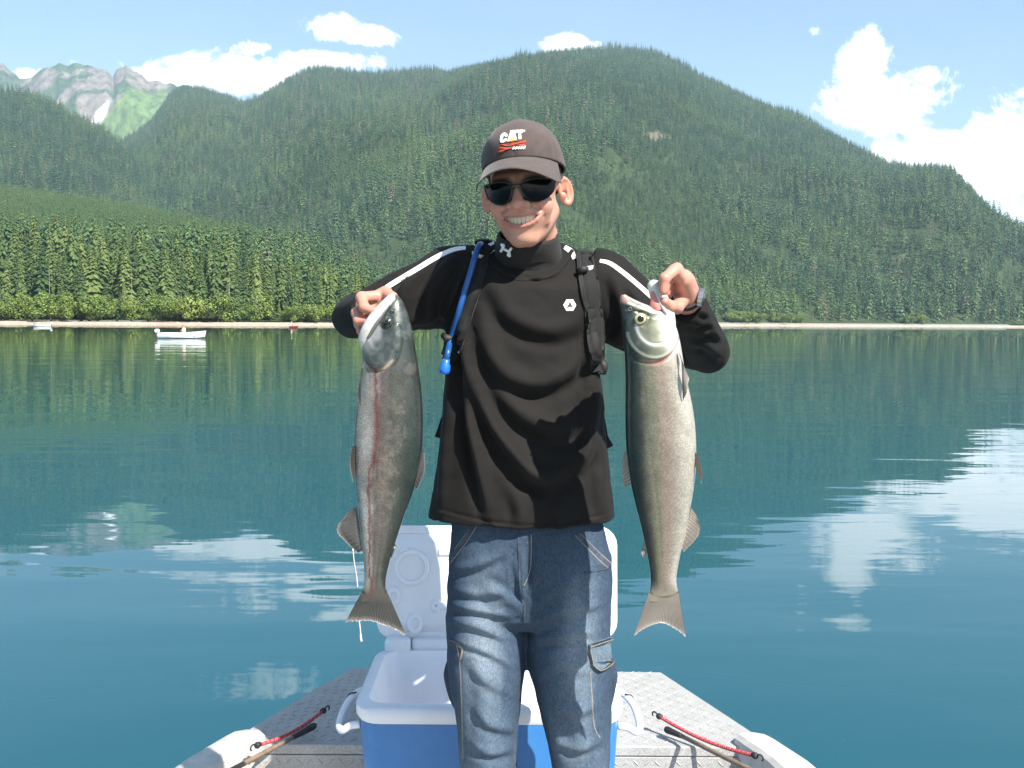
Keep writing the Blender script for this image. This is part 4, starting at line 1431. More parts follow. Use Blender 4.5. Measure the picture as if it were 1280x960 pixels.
# skin colour: redder hands, cheeks, nose and ears, lips, shaved beard
v = mesh_vf(body_me); hl = HL_(v)
skin = np.array([0.50, 0.258, 0.182]); red = np.array([0.52, 0.205, 0.140]); lip = np.array([0.40, 0.150, 0.115]); beard = np.array([0.36, 0.215, 0.155])
c = np.tile(skin, (len(v), 1))
def mixc(mask, col):
    global c
    mask = np.clip(mask, 0, 1)[:, None]; c = c * (1 - mask) + np.asarray(col) * mask
nz = fbm(hl[:, 0] * 160 + 40, hl[:, 2] * 160 + hl[:, 1] * 90, 4, 91)
hax = np.abs(hl[:, 0])
onh = np.linalg.norm(hl, axis=1) < .16
mixc(onh * np.exp(-((hax - .045) / .02) ** 2 - ((hl[:, 2] + .028) / .02) ** 2) * .55 * (hl[:, 1] < -.03), red)
mixc(onh * np.exp(-((hax) / .016) ** 2 - ((hl[:, 2] + .022) / .014) ** 2) * .5 * (hl[:, 1] < -.09), red)
mixc(onh * (hax > .072) * (np.abs(hl[:, 1]) < .05) * .5, red)
mixc(onh * np.exp(-((hax - .034) / .022) ** 4 - ((hl[:, 2] - .028) / .005) ** 2) * .75 * (hl[:, 1] < -.06), (.08, .05, .035))  # brown eyebrows, also painted to deepen the shade under the brim
mixc(onh * np.clip((-.040 - hl[:, 2]) / .02, 0, 1) * np.clip((-hl[:, 1] + .02) / .05, 0, 1) * (.16 + .35 * (nz - .5)), beard)
zu, zl = mouth_edges(hax)
inl = onh * (hl[:, 1] < -.078) * (hax < .039)
mixc(inl * np.clip(1 - np.abs(hl[:, 2] - (zu + .002)) / .0036, 0, 1) * 1.6, lip)
mixc(inl * np.clip(1 - np.abs(hl[:, 2] - (zl - .0042)) / .0062, 0, 1) * 1.6, lip)
mixc(inl * (hl[:, 2] < zu - .0012) * (hl[:, 2] > zl + .0012) * (hl[:, 1] > -.097 + 9 * hax ** 2) * 1.0, (.16, .035, .03))
hand_m = np.zeros(len(v))
for cc, pl in ((L_ch, L_palm), (R_ch, R_palm)):
    for chn in cc:
        for k, q in enumerate(chn):
            hand_m = np.maximum(hand_m, np.exp(-(np.linalg.norm(v - q[:3], axis=1) / (.018)) ** 2) * (.55 + .15 * k))
    hand_m = np.maximum(hand_m, .45 * (np.linalg.norm(v - np.mean([q[:3] for q in pl], 0), axis=1) < .07))
mixc(hand_m, (0.50, .20, .145))
c *= (0.93 + .14 * nz)[:, None]
set_col(body_me, c)
m_skin, t, b = mat_new('skin of the angler')
a = attr(t, 'Col')
tcn = t.new('ShaderNodeTexCoord')
n = t.noise(tcn.outputs['Object'], 300.0, 3.0, 0.6)
t.link(a.outputs['Color'], b.inputs['Base Color'])
b.inputs['Roughness'].default_value = 0.46
b.inputs['Subsurface Weight'].default_value = 0.12
b.inputs['Subsurface Radius'].default_value = (0.008, 0.003, 0.0015)
b.inputs['Subsurface Scale'].default_value = 1.0
t.link(t.bump(n, 0.25, 0.0008), b.inputs['Normal'])
PX, PY = float(P(655, 700, 2.17)[0]), 2.17
person = empty('person', (PX, PY, FLOOR))
tag(person, 'smiling angler in black shirt, jeans, dark cap and sunglasses holding up two salmon', 'person')
body = obj('body', body_me, m_skin, person)
body_bvh = bvh_of(body_me)

# teeth: one row along the upper jaw
m_teeth = mat_simple('teeth', (0.70, 0.60, 0.45), 0.25, 0.5, var=0.05, vscale=200)
mb = MB()
xs_t = [0.0, .0088, .0168, .0240, .0305, .0365]
for s_ in (-1, 1):
    for i in range(5):
        x0, x1 = s_ * (xs_t[i] - .0001), s_ * (xs_t[i + 1] + .0001)
        h = (.0190, .0185, .0170, .0140, .0100)[i]
        zt = -.0455
        R = []
        for k, (zz, g) in enumerate(((0, 1.0), (-h * .5, 1.0), (-h * .85, .92), (-h, .7))):
            xm = (x0 + x1) / 2; hw = abs(x1 - x0) / 2 * g
            R.append(HW_([(xm + sx * hw * .98, face_y(xm + sx * hw) + .0065 + dy, zt + zz) for sx, dy in ((-1, .0003), (-.5, -.0005), (0, -.0007), (.5, -.0005), (1, .0003), (1, .006), (-1, .006))]))
        mb.add(loft(R[::-1]))
tag(mb.build('teeth', m_teeth, person, True, sharp=50), kind='stuff')

# dark cropped hair showing below the cap
m_hair = mat_simple('short brown hair', (0.045, 0.030, 0.022), 0.7, 0.3, var=0.4, vscale=300, bump=0.8, bscale=700, bdist=0.001)
V = []
for i, th in enumerate(np.linspace(-2.05, 2.05, 60)):        # from temple round the back to temple
    for z in np.linspace(-.012 if abs(th) < 1.75 else .016, .085, 9):
        zz = z - .045 * max(0, 1 - abs(th) / 1.2)
        k = math.sqrt(max(.02, 1 - ((zz - .04) / .089) ** 2)) if zz > .04 else 1.0 - .4 * ((.04 - zz) / .12) ** 2
        V.append(((.0785 * k + .0005) * math.sin(th), .02 + .099 * k * math.cos(th), zz))
mesh_obj('hair', HW_(V), grid_faces(60, 9), m_hair, person)

# ------------------------------------------------------------------ cap
m_cap = mat_simple('washed charcoal brown cotton', (0.078, 0.060, 0.054), 0.9, 0.2, var=0.12, vscale=60, bump=0.5, bscale=900, bdist=0.0006, sheen=0.15)
cap = bpy.data.objects.new('cap', None); COL.objects.link(cap); cap.parent = person
cap.matrix_parent_inverse = person.matrix_basis.inverted()


def cap_pt(th, h, off=0.0):
    """th: angle from the front; h: 0 at the band, 1 at the button (head coordinates)."""
    s, cth = math.sin(th), -math.cos(th)
    k = (1 - min(1, h) ** 2.35) ** (1 / 2.15)
    frontness = max(0, -cth)
    y = .014 + (.107 + .002 * frontness) * k * cth
    zb = .042 - .30 * (.014 + .107 * cth) + .0
    zt = .143 + .004 * frontness
    z = zb + (zt - zb) * h
    x = (.0885 * k) * s
    seam = 0.0
    dth = (th / (math.pi / 3)) - round(th / (math.pi / 3))
    seam = -.0012 * math.exp(-(dth / .025) ** 2)
    n = np.array([x / .0885 ** 2, (y - .014) / .107 ** 2, max(0, z - zb) / .1 ** 2]); n = n / (np.linalg.norm(n) + 1e-9)
    wr = .0012 * math.sin(th * 5 + h * 7) * (1 - h) * h * 4
    return np.array([x, y, z]) + n * (off + seam + wr)


NT_, NH = 144, 40
V = [cap_pt(2 * math.pi * i / NT_, (j / (NH - 1)) ** .8) for i in range(NT_) for j in range(NH)]
Vi = [cap_pt(2 * math.pi * i / NT_, 0.002, -.004) for i in range(NT_)]
V2 = np.array(V)
F = [tuple(q) for q in np.stack([(lambda a: a)(x) for x in [np.array([[i * NH + j, ((i + 1) % NT_) * NH + j, ((i + 1) % NT_) * NH + j + 1, i * NH + j + 1] for i in range(NT_) for j in range(NH - 1)])]])[0]]
n0 = len(V)
F += [(n0 + i, n0 + (i + 1) % NT_, ((i + 1) % NT_) * NH, i * NH) for i in range(NT_)]
crown_me = mk_mesh('crown', HW_(np.concatenate([V2, np.array(Vi)])), F)
crown_me.materials.append(m_cap)
crown = obj('crown', crown_me, None, cap)
crown_bvh = bvh_of(crown_me)
MB().add((HW_(ring((0, .014, .1485), (.006, 0, 0), (0, .006, 0), 12).tolist() + ring((0, .014, .1435), (.008, 0, 0), (0, .008, 0), 12).tolist()), [tuple(range(12))] + [(i, (i + 1) % 12, (i + 1) % 12 + 12, i + 12)[::-1] for i in range(12)])).build('button', m_cap, cap)
# brim: curved sheet with a stitched edge
def brim_pt(th, t_):
    b0 = cap_pt(th, .015)
    L = .098 * max(0, math.cos(th * 1.16)) ** .55
    out = np.array([math.sin(th) * .22, -math.cos(th) * .2 - .85, 0]); out /= np.linalg.norm(out)
    q = b0 + out * L * t_
    q[2] -= .012 * t_ * (L / .078) * 1.0 + .25 * (L * t_) ** 2
    xk = abs(q[0])
    q[2] -= 4.3 * xk * xk * (0.15 + .85 * t_)
    return q


TH_ = math.radians(64)
up_p = []; dn_p = []
for i in range(61):
    th = -TH_ + 2 * TH_ * i / 60
    for j in range(17):
        t_ = j / 16
        q = brim_pt(th, t_)
        st = .0004 * math.sin(t_ * 16 * 1.9) if .2 < t_ < .97 else 0
        up_p.append(q + np.array([0, 0, st])); dn_p.append(q - np.array([0, 0, .0028]))
F = [tuple(q) for q in grid_faces(61, 17)[:, ::-1]] + [tuple(q + 61 * 17) for q in grid_faces(61, 17)]
for i in range(60):
    a = i * 17 + 16; F.append((a, a + 17, a + 17 + 61 * 17, a + 61 * 17))
brim_me = mk_mesh('brim', HW_(up_p + dn_p), F); brim_me.materials.append(m_cap)
obj('brim', brim_me, None, cap)
# embroidery on the front panel
m_thread_w = mat_simple('white embroidery thread', (0.80, 0.79, 0.77), 0.8, var=0.06, vscale=300, bump=0.5, bscale=900, bdist=.0005)
m_thread_r = mat_simple('red embroidery thread', (0.55, 0.07, 0.035), 0.8, var=0.15, vscale=300, bump=0.5, bscale=900, bdist=.0005)
m_thread_y = mat_simple('yellow embroidery thread', (0.75, 0.62, 0.12), 0.8, var=0.1, vscale=300)
mb = MB()
for poly in ([(634.6, 168.6), (631.5, 166.2), (628, 167.4), (626, 170.6), (625.3, 175), (626, 178.2), (629, 178.6), (633, 176.4), (633.8, 173.2), (631, 173.8), (629.6, 175.8), (628.4, 175.4), (628.6, 171.8), (630, 169.8), (631.4, 170.4), (631.6, 171.4), (634.4, 170.8)],
             [(634.4, 176.6), (638.6, 163.8), (643.4, 163.2), (646, 174.6), (642.8, 174.9), (641.8, 171.4), (638.8, 171.8), (637.6, 176)],
             [(644, 163.2), (653.6, 162.8), (653.8, 166), (651.2, 166.2), (651.6, 174.2), (648.4, 174.4), (647.8, 166.4), (644.6, 166.6)],
             [(654.6, 163.0), (656.2, 163.2), (655.8, 165.2), (654.6, 165.2)]):
    mb.add(patch(crown_bvh, poly, .0016))
tag(mb.build('lettering', m_thread_w, cap, False), kind='stuff')
mb = MB(); mb.add(patch(crown_bvh, [(634.2, 177.6), (640.2, 172.4), (646.4, 175.6), (640, 176.6)], .0022)); mb.build('triangle_emblem', m_thread_y, cap, False)
mb = MB()
for poly in ([(626, 180.6), (634, 178.4), (645, 177), (657.6, 175.8), (657, 178), (646, 180), (640, 182), (648, 181.4), (656.6, 180), (654, 182.4), (641, 185), (633, 187), (628.6, 189.6), (622.6, 191), (624.4, 187.6), (630, 185.4), (624, 186), (625, 183.4), (632, 182.4)],):
    mb.add(patch(crown_bvh, poly, .0016))
mb.build('script_emblem', m_thread_r, cap, False)
mb = MB()
for x in (640, 643.4, 646.8, 650.2, 653.4):
    k = (656 - x) * .14
    mb.add(patch(crown_bvh, [(x, 186.4 - (x - 640) * .16), (x + 2.6, 183.6 - (x - 640) * .10), (x + 3.4, 182.6), (x + 2.9, 186.2 - (x - 640) * .06), (x + .8, 187)], .0018))
tag(mb.build('small_lettering', m_thread_w, cap, False), kind='stuff')

# ------------------------------------------------------------------ sunglasses
m_lens, t, b = mat_new('dark sunglass lens')
b.inputs['Base Color'].default_value = (0.006, 0.006, 0.007, 1); b.inputs['Roughness'].default_value = 0.06; b.inputs['Specular IOR Level'].default_value = 0.18
nn = t.noise(t.new('ShaderNodeTexCoord').outputs['Object'], 60, 2, .5)
t.link(t.math('ADD', t.math('MULTIPLY', nn, .06), .04), b.inputs['Roughness'])
m_frame = mat_simple('gunmetal sunglass frame', (0.06, 0.065, 0.065), 0.4, 0.5, metal=0.3, var=0.1, vscale=80)
glasses = empty('sunglasses', tuple(HW_((0, -.11, .01)))); tag(glasses, 'dark wraparound sunglasses on the angler\'s face under the cap brim', 'sunglasses')


def gl_y(x): return -.1125 + 8.2 * x * x + 260 * abs(x) ** 4 * 0.6


def lens_outline(s):
    pts = [(.0075, .017), (.020, .0225), (.036, .0245), (.054, .0225), (.072, .0175), (.0745, .007), (.069, -.008), (.054, -.0190), (.038, -.0220), (.025, -.0200), (.0165, -.012), (.0105, .001)]
    p = smooth_path(pts + [pts[0]], 60)[:-1]
    p = p * np.array([s, 1])
    return p


for s in (-1, 1):
    o2 = lens_outline(s)
    cx_, cz_ = s * .038, .003
    V = []
    K = 8
    for k in range(K + 1):
        f = k / K
        for x, z in o2:
            xx = cx_ + (x - cx_) * (1 - f * .999); zz = cz_ + (z - cz_) * (1 - f * .999)
            V.append((xx, gl_y(xx) + (zz - .003) ** 2 * 6 - .0, zz))
    n = len(o2)
    F = [tuple(q) for q in grid_faces(K + 1, n, True)]
    if s > 0: F = [q[::-1] for q in F]
    Vb = [(x, y + .002, z) for x, y, z in V]
    F2 = [tuple(i + len(V) for i in q[::-1]) for q in F]
    Fr = [(i, (i + 1) % n, (i + 1) % n + len(V), i + len(V)) for i in range(n)]
    mesh_obj('lens', HW_(V + Vb), F + F2 + Fr, m_lens, glasses)
mb = MB()
for s in (-1, 1):
    o2 = lens_outline(s)
    order = [o2[i % len(o2)] for i in range(-9, 24)]       # from nose side over the top to the hinge
    pth = [(x, gl_y(x) + (z - .003) ** 2 * 6 - .0005, z) for x, z in order]
    mb.add(tube(HW_(pth), .0012, 8))
mb.add(tube(HW_([(-.0095, gl_y(.0095) - .001, .012), (-.004, gl_y(0) - .001, .0155), (.004, gl_y(0) - .001, .0155), (.0095, gl_y(.0095) - .001, .012)]), .0026, 8))
mb.build('frame', m_frame, glasses)
for s in (-1, 1):
    pth = smooth_path([(s * .0675, gl_y(.0675) - .0005, .014), (s * .0755, -.052, .018), (s * .079, -.02, .018), (s * .081, .006, .017), (s * .081, .022, .004)], 24)
    v_, f_ = tube(HW_(pth), np.interp(np.linspace(0, 1, 24), [0, .2, 1], [.0052, .0046, .0026]), 10, flat=.45)
    MB().add((v_, f_)).build('temple', m_frame, glasses)


# ------------------------------------------------------------------ cloth folds
def apply_folds(me, folds, front=0.15, fade_y=None):
    """folds: (pixel path, width px, amplitude m[, sharpness]); moves the vertices that face the front along their normals."""
    v = mesh_vf(me).astype(float); n = normals(me).astype(float)
    qx, qy = proj(v)
    wgt = np.clip((-n[:, 1] - front * 0 + .25) / .5, 0, 1)
    disp = np.zeros(len(v))
    for fd in folds:
        path, wd, amp = fd[:3]
        p = smooth_path(path, 36)
        m = (qx > p[:, 0].min() - 4 * wd) & (qx < p[:, 0].max() + 4 * wd) & (qy > p[:, 1].min() - 4 * wd) & (qy < p[:, 1].max() + 4 * wd)
        ii = np.where(m)[0]
        if len(ii) == 0: continue
        a = p[:-1]; b = p[1:]; ab = b - a; L2 = (ab ** 2).sum(1)
        qq = np.stack([qx[ii], qy[ii]], 1)
        t = np.clip(((qq[:, None] - a[None]) * ab[None]).sum(2) / L2, 0, 1)
        dv = qq[:, None] - (a[None] + t[..., None] * ab[None])
        d2 = (dv ** 2).sum(2); k = d2.argmin(1)
        d = np.sqrt(d2[np.arange(len(ii)), k]); s = (k + t[np.arange(len(ii)), k]) / len(ab)
        cr = ab[k][:, 0] * dv[np.arange(len(ii)), k][:, 1] - ab[k][:, 1] * dv[np.arange(len(ii)), k][:, 0]
        sd = np.sign(cr) * d
        end = np.sin(np.pi * np.clip(s, 0.02, .98)) ** .6
        # a rounded ridge with a tighter valley on one side, as cloth hangs
        prof = np.exp(-(sd / wd) ** 2) - 0.75 * np.exp(-((sd - 1.35 * wd) / (.75 * wd)) ** 2)
        disp[ii] += amp * 1.8 * prof * end
    v += n * (disp * wgt)[:, None]
    me.vertices.foreach_set('co', v.astype(np.float32).ravel()); me.update()


def wobble(me, amp, sc, seed=0):
    v = mesh_vf(me).astype(float); n = normals(me).astype(float)
    f = fbm(v[:, 0] * sc + v[:, 1] * sc * .7 + 30, v[:, 2] * sc + v[:, 1] * sc * .4, 4, seed) - .5
    v += n * (f * amp * 2)[:, None]
    me.vertices.foreach_set('co', v.astype(np.float32).ravel()); me.update()


def px_ring(y, xl, xr, dp, Yc, n=64, e=2.3):
    a = P(xl, y, Yc); b = P(xr, y, Yc)
    return ring((a + b) / 2, (b - a) / 2, (0, dp, 0), n, e)


def cloth_mat(name, c, rough, weave, wsc, sheen=0.3, var=.15, bumpd=.0006):
    m, t, b = mat_new(name)
    tcn = t.new('ShaderNodeTexCoord')
    n = t.noise(tcn.outputs['Object'], 9.0, 6.0, 0.65)
    fine = t.noise(tcn.outputs['Object'], wsc, 3.0, 0.7)
    lo = [x * (1 - var) for x in c]; hi = [x * (1 + var) for x in c]
    col = t.ramp(n, ((0.3, lo), (0.7, hi)))
    t.link(t.mix(1.0, col, t.ramp(fine, ((0.3, 1 - weave), (0.7, 1 + weave))), 'MULTIPLY'), b.inputs['Base Color'])
    b.inputs['Roughness'].default_value = rough
    b.inputs['Specular IOR Level'].default_value = 0.16
    b.inputs['Sheen Weight'].default_value = sheen
    b.inputs['Sheen Roughness'].default_value = 0.5
    t.link(t.bump(fine, 0.5, bumpd), b.inputs['Normal'])
    return m


# ------------------------------------------------------------------ black jersey
m_shirt = cloth_mat('black brushed knit', (0.0110, 0.0099, 0.0092), 0.8, .3, 900.0, .02)
rings_t = [px_ring(*r) for r in ((303, 616, 705, .040, 2.205), (309, 603, 718, .050, 2.20), (316, 588, 735, .058, 2.195), (325, 576, 749, .068, 2.19), (334, 570, 756, .082, 2.185), (344, 565, 762, .098, 2.18), (362, 560, 762, .115, 2.175), (390, 558, 757, .120, 2.17), (420, 557, 751, .122, 2.17),
                                      (470, 556, 750, .122, 2.17), (540, 549, 757, .119, 2.17), (600, 541, 763, .122, 2.17), (630, 537, 767, .126, 2.17), (641, 535, 768, .128, 2.17), (645.5, 534.5, 768.5, .128, 2.17))]
parts = [loft(rings_t[::-1])]
def sleeve(pts, n=36):
    p = smooth_path([np.append(P(*q[:3]), q[3]) for q in pts], 8 * len(pts))
    return tube(p[:, :3], p[:, 3], n)
parts.append(sleeve([(604, 350, 2.19, .078), (585, 355, 2.19, .086), (560, 360, 2.19, .092), (525, 371, 2.18, .076), (485, 383, 2.16, .060), (452, 393, 2.12, .047)]))
parts.append(sleeve([(444, 395, 2.125, .0465), (443, 396, 2.09, .046), (450, 392, 2.02, .042), (459, 388, 1.965, .038), (462, 386, 1.945, .037)]))
parts.append(sleeve([(444, 395.5, 2.16, .030), (443, 395.5, 2.135, .043), (443, 395.5, 2.115, .0465), (444, 395, 2.09, .046)]))
parts.append(sleeve([(728, 352, 2.19, .078), (748, 360, 2.19, .088), (775, 384, 2.19, .086), (815, 408, 2.18, .072), (850, 425, 2.17, .058), (880, 438, 2.15, .049)]))
parts.append(sleeve([(886, 441, 2.175, .034), (884, 440, 2.15, .048), (878, 424, 2.09, .046), (869, 404, 2.02, .042), (861, 386, 1.965, .038), (859, 381, 1.95, .0365)]))
shirt_me = remesh(parts, .0036, 6, .5)
wobble(shirt_me, .0035, 9.0, 120); wobble(shirt_me, .0012, 38.0, 121)
folds = [
    ([(584, 392), (590, 450), (612, 520), (650, 575), (690, 610)], 10, .011),
    ([(582, 400), (583, 460), (592, 540), (604, 600), (612, 645)], 9, .013),
    ([(566, 450), (561, 520), (556, 580), (552, 640)], 8, .006),
    ([(600, 370), (610, 430), (640, 470), (680, 478), (722, 452), (742, 415)], 13, .010),
    ([(612, 345), (640, 395), (690, 412), (730, 398)], 13, .007),
    ([(604, 430), (640, 505), (690, 535), (735, 520)], 14, .009),
    ([(620, 540), (660, 590), (700, 590), (745, 555)], 13, .008),
    ([(745, 470), (738, 530), (730, 585)], 9, .006),
    ([(745, 395), (735, 440), (738, 480)], 7, .006),
    ([(755, 560), (750, 610), (754, 650)], 8, .005),
    ([(640, 610), (650, 640), (648, 660)], 9, .004), ([(690, 620), (700, 645), (698, 662)], 9, .004),
    # sleeves
    ([(570, 318), (540, 360), (532, 405)], 9, .008), ([(550, 320), (512, 352), (498, 385)], 8, .006), ([(590, 330), (566, 375), (560, 412)], 9, .008),
    ([(520, 345), (488, 372), (470, 392)], 7, .005), ([(500, 405), (540, 395), (570, 385)], 9, .006),
    ([(768, 345), (778, 390), (776, 428)], 9, .007), ([(785, 350), (800, 385), (812, 420)], 8, .005),
    ([(868, 405), (882, 402), (894, 410)], 5, .005), ([(872, 418), (888, 414), (902, 424)], 5, .005), ([(868, 392), (878, 390), (888, 396)], 5, .004), ([(866, 430), (880, 430), (894, 440)], 6, .004),
    ([(540, 634), (600, 650), (660, 657), (720, 652), (766, 640)], 2.2, -.0022),
    ([(650, 343), (680, 348), (706, 336), (716, 318)], 2.0, .002),
]
apply_folds(shirt_me, folds)
shirt_me.materials.append(m_shirt)
shirt = obj('shirt', shirt_me, None, person)
sbv = bvh_of(shirt_me)

# turtleneck of the undershirt
m_neck = cloth_mat('dark stretch knit', (0.022, 0.0205, 0.0195), 0.7, .15, 900.0, .06)
R = []
def nring(y, xl, xr, d, Yc, tilt=0.0):
    r = px_ring(y, xl, xr, d, Yc, 56, 2.1); r[:, 2] += (r[:, 1] - Yc) * tilt; return r
for (y, xl, xr, d, Yc, tl) in ((358, 596, 722, .096, 2.19, .05), (344, 605, 715, .094, 2.185, .1), (332, 614, 706, .086, 2.175, .15), (322, 617, 703.5, .079, 2.16, .2), (310, 619, 701, .072, 2.14, .28), (298, 620.5, 699, .068, 2.125, .33), (293, 621.5, 698, .066, 2.12, .35), (293, 624, 695.5, .063, 2.12, .35), (301, 625, 694, .062, 2.125, .33)):
    R.append(nring(y, xl, xr, d, Yc, tl))
v, f = loft(R, False)
neck_me = mk_mesh('turtleneck', v, f)
neck_me.materials.append(m_neck)
apply_folds(neck_me, [([(622, 318), (650, 328), (698, 312)], 5, .003), ([(640, 336), (670, 338), (702, 322)], 4, .0025)])
neck = obj('turtleneck', neck_me, None, person)
nbv = bvh_of(neck_me)

m_print = mat_simple('white rubber print', (0.80, 0.80, 0.79), 0.55, 0.4, var=.04, vscale=200)
m_pipe = mat_simple('white knit piping', (0.78, 0.78, 0.77), 0.8, 0.3, var=.05, vscale=200, bump=.3, bscale=700, bdist=.0005)
# white piping along both shoulders and sleeves
for path, wd in (([(611, 306.5), (617, 302.5)], [5, 5]), ([(582, 309.8), (566, 312.5), (545, 322), (515, 340), (490, 355), (473, 366), (462, 374)], [4.5, 5.5, 6, 6, 6, 5, 4]),
                 ([(706, 309), (714, 315), (718, 324)], [5, 7, 4]), ([(750, 326), (762, 329), (778, 340), (795, 354), (812, 369), (826, 382)], [4, 5, 5.5, 5.5, 5.5, 5])):
    MB().add(ribbon(sbv, path, 5, .0006, .0016, 40, 4, wd)).build('piping', m_pipe, shirt)
# raised neckline band of the jersey
MB().add(ribbon(sbv, [(607, 312), (616, 331), (640, 346), (672, 347), (700, 336), (715, 314)], 6, .0010, .0035, 50, 4)).build('neckline', m_shirt, shirt)
# collar emblem: two crossed arcs
mb = MB()
for p in ([(627, 304.5), (628.8, 309.5), (626.2, 315)], [(639.8, 309.5), (637, 314.5), (637.6, 321)], [(628.4, 310), (633, 312.6), (637.4, 314.4)], [(629, 305), (630, 308), (628.6, 310)], [(636.8, 314.6), (635.6, 317.6), (635.2, 320)]):
    mb.add(ribbon(nbv, p, 3.0, .0012, .0006, 18, 2))
tag(mb.build('collar_emblem', m_print, neck), kind='stuff')
hexa = [(712 + 8.0 * math.cos(a), 381.5 + 8.2 * math.sin(a)) for a in np.radians([0, 60, 120, 180, 240, 300])]
MB().add(patch(sbv, hexa, .0014, 1.5)).build('chest_emblem', m_print, shirt, False)
MB().add(patch(sbv, [(712, 377), (716, 385), (712.4, 383.6), (708, 385.4)], .0022, 1.5)).build('chest_emblem_mark', m_black, shirt, False)

# ------------------------------------------------------------------ jeans
m_denim, t, b = mat_new('faded denim')
tcn = t.new('ShaderNodeTexCoord')
fade = attr(t, 'fade')
n = t.noise(t.mapping(tcn.outputs['Object'], scale=(1, 1, .35)), 14.0, 6.0, 0.65)
tw = t.noise(t.mapping(tcn.outputs['Object'], scale=(1.0, 1.0, .22)), 520.0, 2.0, 0.6)
tw2 = t.noise(t.mapping(tcn.outputs['Object'], scale=(.25, .25, 1.0)), 640.0, 2.0, 0.6)
fa = t.math('ADD', fade.outputs['Fac'], t.math('MULTIPLY', t.math('SUBTRACT', n, .5), .55))
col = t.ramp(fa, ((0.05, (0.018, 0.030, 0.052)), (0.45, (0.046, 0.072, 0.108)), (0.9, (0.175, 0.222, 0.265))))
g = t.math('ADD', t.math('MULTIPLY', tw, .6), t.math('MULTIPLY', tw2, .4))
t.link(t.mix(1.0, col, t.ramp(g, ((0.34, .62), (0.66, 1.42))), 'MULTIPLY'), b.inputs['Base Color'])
b.inputs['Roughness'].default_value = 0.9; b.inputs['Specular IOR Level'].default_value = 0.2
t.link(t.bump(g, .6, .0010), b.inputs['Normal'])
parts = []
R = [px_ring(*r) for r in ((628, 566, 748, .108, 2.17), (660, 564, 756, .112, 2.17), (700, 560, 764, .116, 2.172), (735, 558, 765, .114, 2.175), (762, 560, 763, .105, 2.178), (778, 575, 748, .080, 2.18))]
parts.append(loft(R[::-1]))
legL = ((690, 562, 655, .09, 2.172), (730, 559, 657, .098, 2.172), (770, 558, 656.5, .096, 2.172), (800, 558, 658.5, .094, 2.170), (830, 559, 656.5, .091, 2.168), (860, 563, 652.5, .088, 2.166), (900, 570, 648.5, .085, 2.165), (935, 574, 646.5, .083, 2.166), (965, 576, 645.5, .082, 2.168), (1060, 580, 648, .085, 2.18), (1160, 583, 654, .086, 2.19), (1225, 584, 658, .088, 2.19))
legR = ((690, 657, 764, .09, 2.172), (730, 656, 765, .098, 2.172), (770, 657.5, 763, .096, 2.172), (800, 655.5, 762, .094, 2.168), (830, 658.5, 763, .091, 2.166), (860, 667, 764, .088, 2.164), (900, 677, 763.5, .085, 2.163), (935, 686, 762.5, .083, 2.164), (965, 692, 761.5, .082, 2.166), (1060, 702, 760, .085, 2.18), (1160, 706, 758, .086, 2.19), (1225, 706, 758, .088, 2.19))
for lg in (legL, legR):
    parts.append(loft([px_ring(*r, e=2.15) for r in lg][::-1]))
jeans_me = remesh(parts, .0038, 5, .5)
wobble(jeans_me, .004, 10.0, 140); wobble(jeans_me, .0013, 40.0, 141)
jf = [
    ([(566, 712), (595, 706), (630, 690)], 7, .006), ([(563, 735), (600, 742), (640, 735)], 7, .005), ([(562, 755), (598, 762), (640, 770)], 6, .006), ([(563, 775), (600, 784), (636, 800)], 6, .005),
    ([(564, 800), (604, 812), (640, 832)], 6, .004), ([(585, 830), (610, 850), (636, 868)], 8, .004), ([(590, 880), (615, 905), (644, 912)], 8, .006), ([(586, 925), (612, 940), (640, 935)], 7, .006),
    ([(655, 765), (690, 740), (735, 715)], 8, .005), ([(660, 780), (700, 765), (752, 755)], 7, .005), ([(664, 800), (700, 795), (745, 790)], 7, .005), ([(672, 840), (705, 830), (735, 842)], 8, .004),
    ([(684, 880), (715, 890), (745, 880)], 8, .005), ([(692, 925), (720, 935), (752, 925)], 7, .005), ([(655, 765), (630, 745), (600, 730)], 7, .004), ([(652, 755), (655, 720), (650, 680)], 4, .004),
    ([(645, 700), (650, 730), (656, 752)], 5, .004), ([(672, 690), (668, 720), (660, 745)], 5, .004),
    ([(600, 820), (606, 880), (602, 950)], 12, .005), ([(720, 850), (722, 900), (728, 955)], 12, .005), ([(640, 800), (640, 860), (632, 920)], 10, .004), ([(672, 810), (684, 870), (698, 950)], 10, .004),
]
apply_folds(jeans_me, [(a_, b_, c_ * .72) for a_, b_, c_ in jf])
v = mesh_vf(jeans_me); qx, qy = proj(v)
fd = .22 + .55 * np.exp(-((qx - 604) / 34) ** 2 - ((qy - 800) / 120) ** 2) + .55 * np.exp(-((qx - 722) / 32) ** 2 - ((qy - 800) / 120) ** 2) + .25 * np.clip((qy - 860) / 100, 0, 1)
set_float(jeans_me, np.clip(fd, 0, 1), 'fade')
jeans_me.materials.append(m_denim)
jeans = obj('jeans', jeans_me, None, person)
jbv = bvh_of(jeans_me)
m_seam = mat_simple('pale denim stitching', (0.185, 0.175, 0.16), 0.9, .2, var=.25, vscale=200, bump=.5, bscale=600, bdist=.0006)
m_denim2 = mat_simple('denim pocket edge', (0.055, 0.072, 0.10), 0.9, .2, var=.35, vscale=90, bump=.6, bscale=500, bdist=.001)
def seam(path, wpx=1.6, n=50, off=.0003, m=m_seam, th=.0003, name='seam'):
    return MB().add(ribbon(jbv, path, wpx, off, th, n, 3)).build(name, m, jeans)
seam([(593, 655), (581, 674), (569, 690), (562, 700)], 5, m=m_denim2, th=.002, name='pocket_welt')
seam([(596, 657), (585, 675), (573, 691), (563, 704)], 1.5)
seam([(592, 654), (580, 671), (568, 687)], 1.3)
